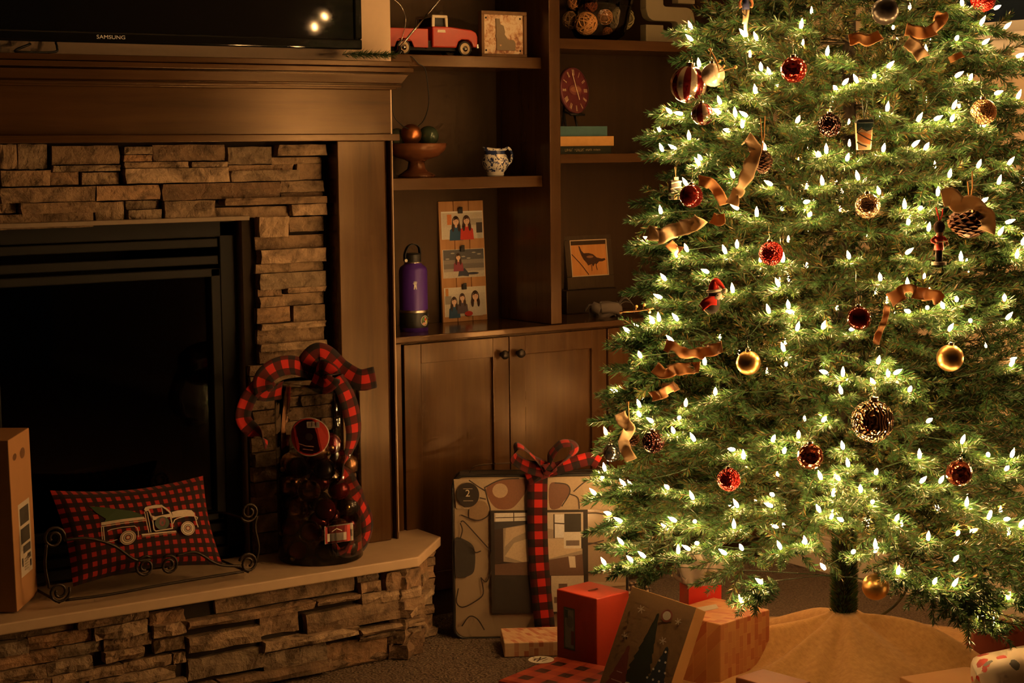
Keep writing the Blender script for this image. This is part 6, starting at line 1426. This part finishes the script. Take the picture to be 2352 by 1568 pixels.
# ---- pinecones
PC = M_plain('pinecone_brown', (.13, .052, .022), .6, 0, .3, .4, 60)
def pinecone(px, py, rx, rz, label, k=1.04, tilt=(0, 0)):
    p = on_tree(px, py, k); d = (p-EYE).dot(_f); q = d/F; W, H = rx*q, rz*q
    t = thing('pinecone', label, 'pinecone', p, rot=(tilt[0], tilt[1], .3), group='pinecones on the tree')
    MB().lathe([(0, -H*.9), (W*.35, -H*.8), (W*.55, -H*.2), (W*.5, H*.3), (W*.25, H*.85), (0, H*.95)], 12).build('core', M_plain('pinecone_core', (.05, .022, .012), .8), t, True)
    b = MB(); n = 95
    for i in range(n):
        f = (i+.5)/n; z = -H*.92+2*H*.92*f; a = i*2.39996; prof = math.sin(math.pi*(.10+.86*f))**.7; R_ = W*prof; s_ = W*.46*(.65+.5*prof)
        c = Vector((math.cos(a), math.sin(a), 0)); tg = Vector((-math.sin(a), math.cos(a), 0)); o_ = c*(R_*.45)+Vector((0, 0, z)); e_ = c*(R_*1.04)+Vector((0, 0, z+H*.10*(1-2*f)+H*.10))
        v = [b.add(o_-tg*s_*.2), b.add(o_+tg*s_*.2), b.add(e_+tg*s_*.5-Vector((0, 0, s_*.10))), b.add(e_+c*s_*.25+Vector((0, 0, s_*.05))), b.add(e_-tg*s_*.5-Vector((0, 0, s_*.10))), b.add(e_*.94+Vector((0, 0, z*.06+s_*.28)))]
        b.face((v[0], v[1], v[2], v[4])); b.face((v[2], v[3], v[4])); b.face((v[1], v[5], v[2])); b.face((v[0], v[4], v[5])); b.face((v[2], v[5], v[3])); b.face((v[3], v[5], v[4]))
    o = b.build('scales', PC, t); o['kind'] = 'stuff'; return t, q
TW = M_plain('jute_twine', (.42, .22, .09), .9, 0, .1, .2, 90)
t, q = pinecone(1752, 372, 21, 30, 'brown pinecone hanging beside the cream ribbon high on the tree')
b = MB().tube([(0, 0, 28*q), (-8*q, 0, 70*q), (-12*q, 0, 100*q)], 1.4*q, 5); b.tube([(0, 0, 28*q), (5*q, 0, 62*q), (8*q, 0, 105*q)], 1.4*q, 5); b.build('twine_loop', TW, t)
t, q = pinecone(2226, 512, 44, 38, 'big dark pinecone topped with a cream burlap bow', 1.05)
b = MB().tube([(2*q, 0, 36*q), (-12*q, 0, 95*q)], 1.7*q, 5); b.tube([(2*q, 0, 36*q), (14*q, 0, 80*q), (12*q, 0, 118*q)], 1.7*q, 5); b.build('twine_loop', TW, t)
t, q = pinecone(1449, 1006, 19, 22, 'small pinecone hanging by a cream ribbon at the tree edge', 1.03)
b = MB().tube([(-6*q, 0, 20*q), (-10*q, 0, 86*q)], 1.5*q, 5); b.build('twine_loop', TW, t)

# ---- burlap ribbons
def rtree(label, pts, wpx, m, tw=.6, k=1.05, seed=0, name='burlap_ribbon'):
    rg_ = random.Random(seed); P = [on_tree(x, y, k+rg_.uniform(-.02, .05)) for x, y in pts]; c = sum(P, Vector())/len(P); q = (c-EYE).dot(_f)/F; W = []
    for i, p in enumerate(P):
        tg = (P[min(i+1, len(P)-1)]-P[max(i-1, 0)]).normalized(); vw_ = (EYE-p).normalized(); s_ = tg.cross(vw_).normalized(); W.append(s_+vw_*math.sin(i*1.9+seed)*tw)
    t = tag(ribbon_mesh([p-c for p in P], wpx*q, W, curl=wpx*q*.08, n=10, nv=6, ruf=wpx*q*.26, rk=95., ph=seed).build(name, m, None, True, solid=.0012), label, 'ribbon', 'burlap ribbons on the tree'); t.location = c; return t
rtree('cream burlap ribbon trailing down beside the upper pinecone', [(1712, 318), (1734, 338), (1728, 372), (1716, 402), (1702, 432), (1690, 446), (1682, 470)], 30, CREAMB, .7, 1.06, 1)
rtree('tan burlap ribbon arching right of the burgundy ball', [(1606, 416), (1628, 420), (1648, 440), (1664, 470)], 25, TANB, .4, 1.04, 2)
rtree('tan burlap ribbon spread over the tree edge below the burgundy ball', [(1492, 534), (1520, 540), (1550, 528), (1580, 520), (1612, 504)], 34, CREAMB, .7, 1.04, 3)
rtree('tan burlap tuft hanging under the spread ribbon at the tree edge', [(1536, 558), (1552, 574), (1566, 576)], 20, TANB, .4, 1.02, 4)
rtree('short tan ribbon end beside a berry twig', [(1632, 500), (1648, 506), (1666, 502)], 24, TANB, .5, 1.03, 5)
rtree('tan burlap ribbon bunched under a bright shoot left of centre', [(1524, 792), (1550, 800), (1576, 812), (1602, 812), (1630, 806), (1656, 796)], 27, TANB, .7, 1.04, 6)
rtree('tan burlap ribbon pointing out at the tree edge', [(1503, 842), (1524, 858), (1548, 848), (1580, 846), (1606, 842)], 26, TANB, .6, 1.04, 7)
rtree('short tan ribbon end low on the tree edge', [(1497, 910), (1516, 906), (1536, 894), (1556, 884)], 22, TANB, .5, 1.04, 8)
rtree('cream ribbon hanging over the small pinecone', [(1424, 950), (1434, 972), (1446, 985), (1432, 1010), (1438, 1034), (1448, 1052)], 26, CREAMB, .6, 1.06, 9)
rtree('tan burlap ribbon lying flat near the window trim', [(1950, 92), (1972, 88), (1994, 92), (2022, 80)], 24, TANB, .4, 1.04, 10)
rtree('tan burlap ribbon curling upward at the upper right', [(2080, 68), (2102, 72), (2128, 76), (2150, 62), (2164, 38), (2146, 34)], 27, TANB, .6, 1.05, 11)
rtree('cream folded ribbon end lit by a bulb at the upper right', [(2082, 94), (2098, 104), (2112, 120), (2122, 134)], 30, CREAMB, .5, 1.05, 12)
rtree('small tan ribbon end at the upper right beside a green shoot', [(2180, 138), (2194, 132), (2210, 124)], 14, TANB, .4, 1.03, 13)
rtree('tan burlap bow loops above the wine red ball', [(2044, 690), (2066, 676), (2084, 664), (2104, 672), (2124, 676), (2142, 680), (2160, 690)], 30, TANB, .8, 1.06, 14)
rtree('thin tan ribbon tail hanging from the burlap bow', [(2038, 700), (2034, 722), (2028, 744), (2018, 766), (2012, 790)], 15, TANB, .5, 1.05, 15)
rtree('cream burlap bow draped over the big pinecone', [(2164, 456), (2186, 452), (2206, 470), (2230, 466), (2256, 484), (2270, 510), (2264, 530)], 36, CREAMB, .6, 1.14, 16)
# ---- berry twigs
BER = M_plain('gold_berry', (.52, .27, .09), .35, .4)
for lb, pts, bs_ in (('gold berry twig sticking out above the counter at the tree edge', [(1424, 716), (1460, 714), (1500, 708)], [(1426, 717), (1462, 704), (1480, 700), (1492, 716)]), ('gold berry twig behind the striped ball', [(1630, 112), (1645, 140), (1652, 165)], [(1630, 114), (1653, 140), (1662, 152), (1690, 154)])):
    P = [on_tree(x, y, 1.0) for x, y in pts]; c = P[1]; q = (c-EYE).dot(_f)/F; t = thing('berry_twig', lb, 'twig', c, group='berry twigs on the tree')
    MB().tube([p-c for p in spline(P, 5)], 1.8*q, 6).build('stem', TW, t, True)
    for x, y in bs_:
        p = on_tree(x, y, 1.0)-c; MB().sphere(p, 3.8*q, 10, 8).build('berry', BER, t, True)
        n_ = min((s_-c for s_ in spline(P, 5)), key=lambda s_: (s_-p).length); MB().tube([n_, p], 1.0*q, 5).build('stalk', TW, t)
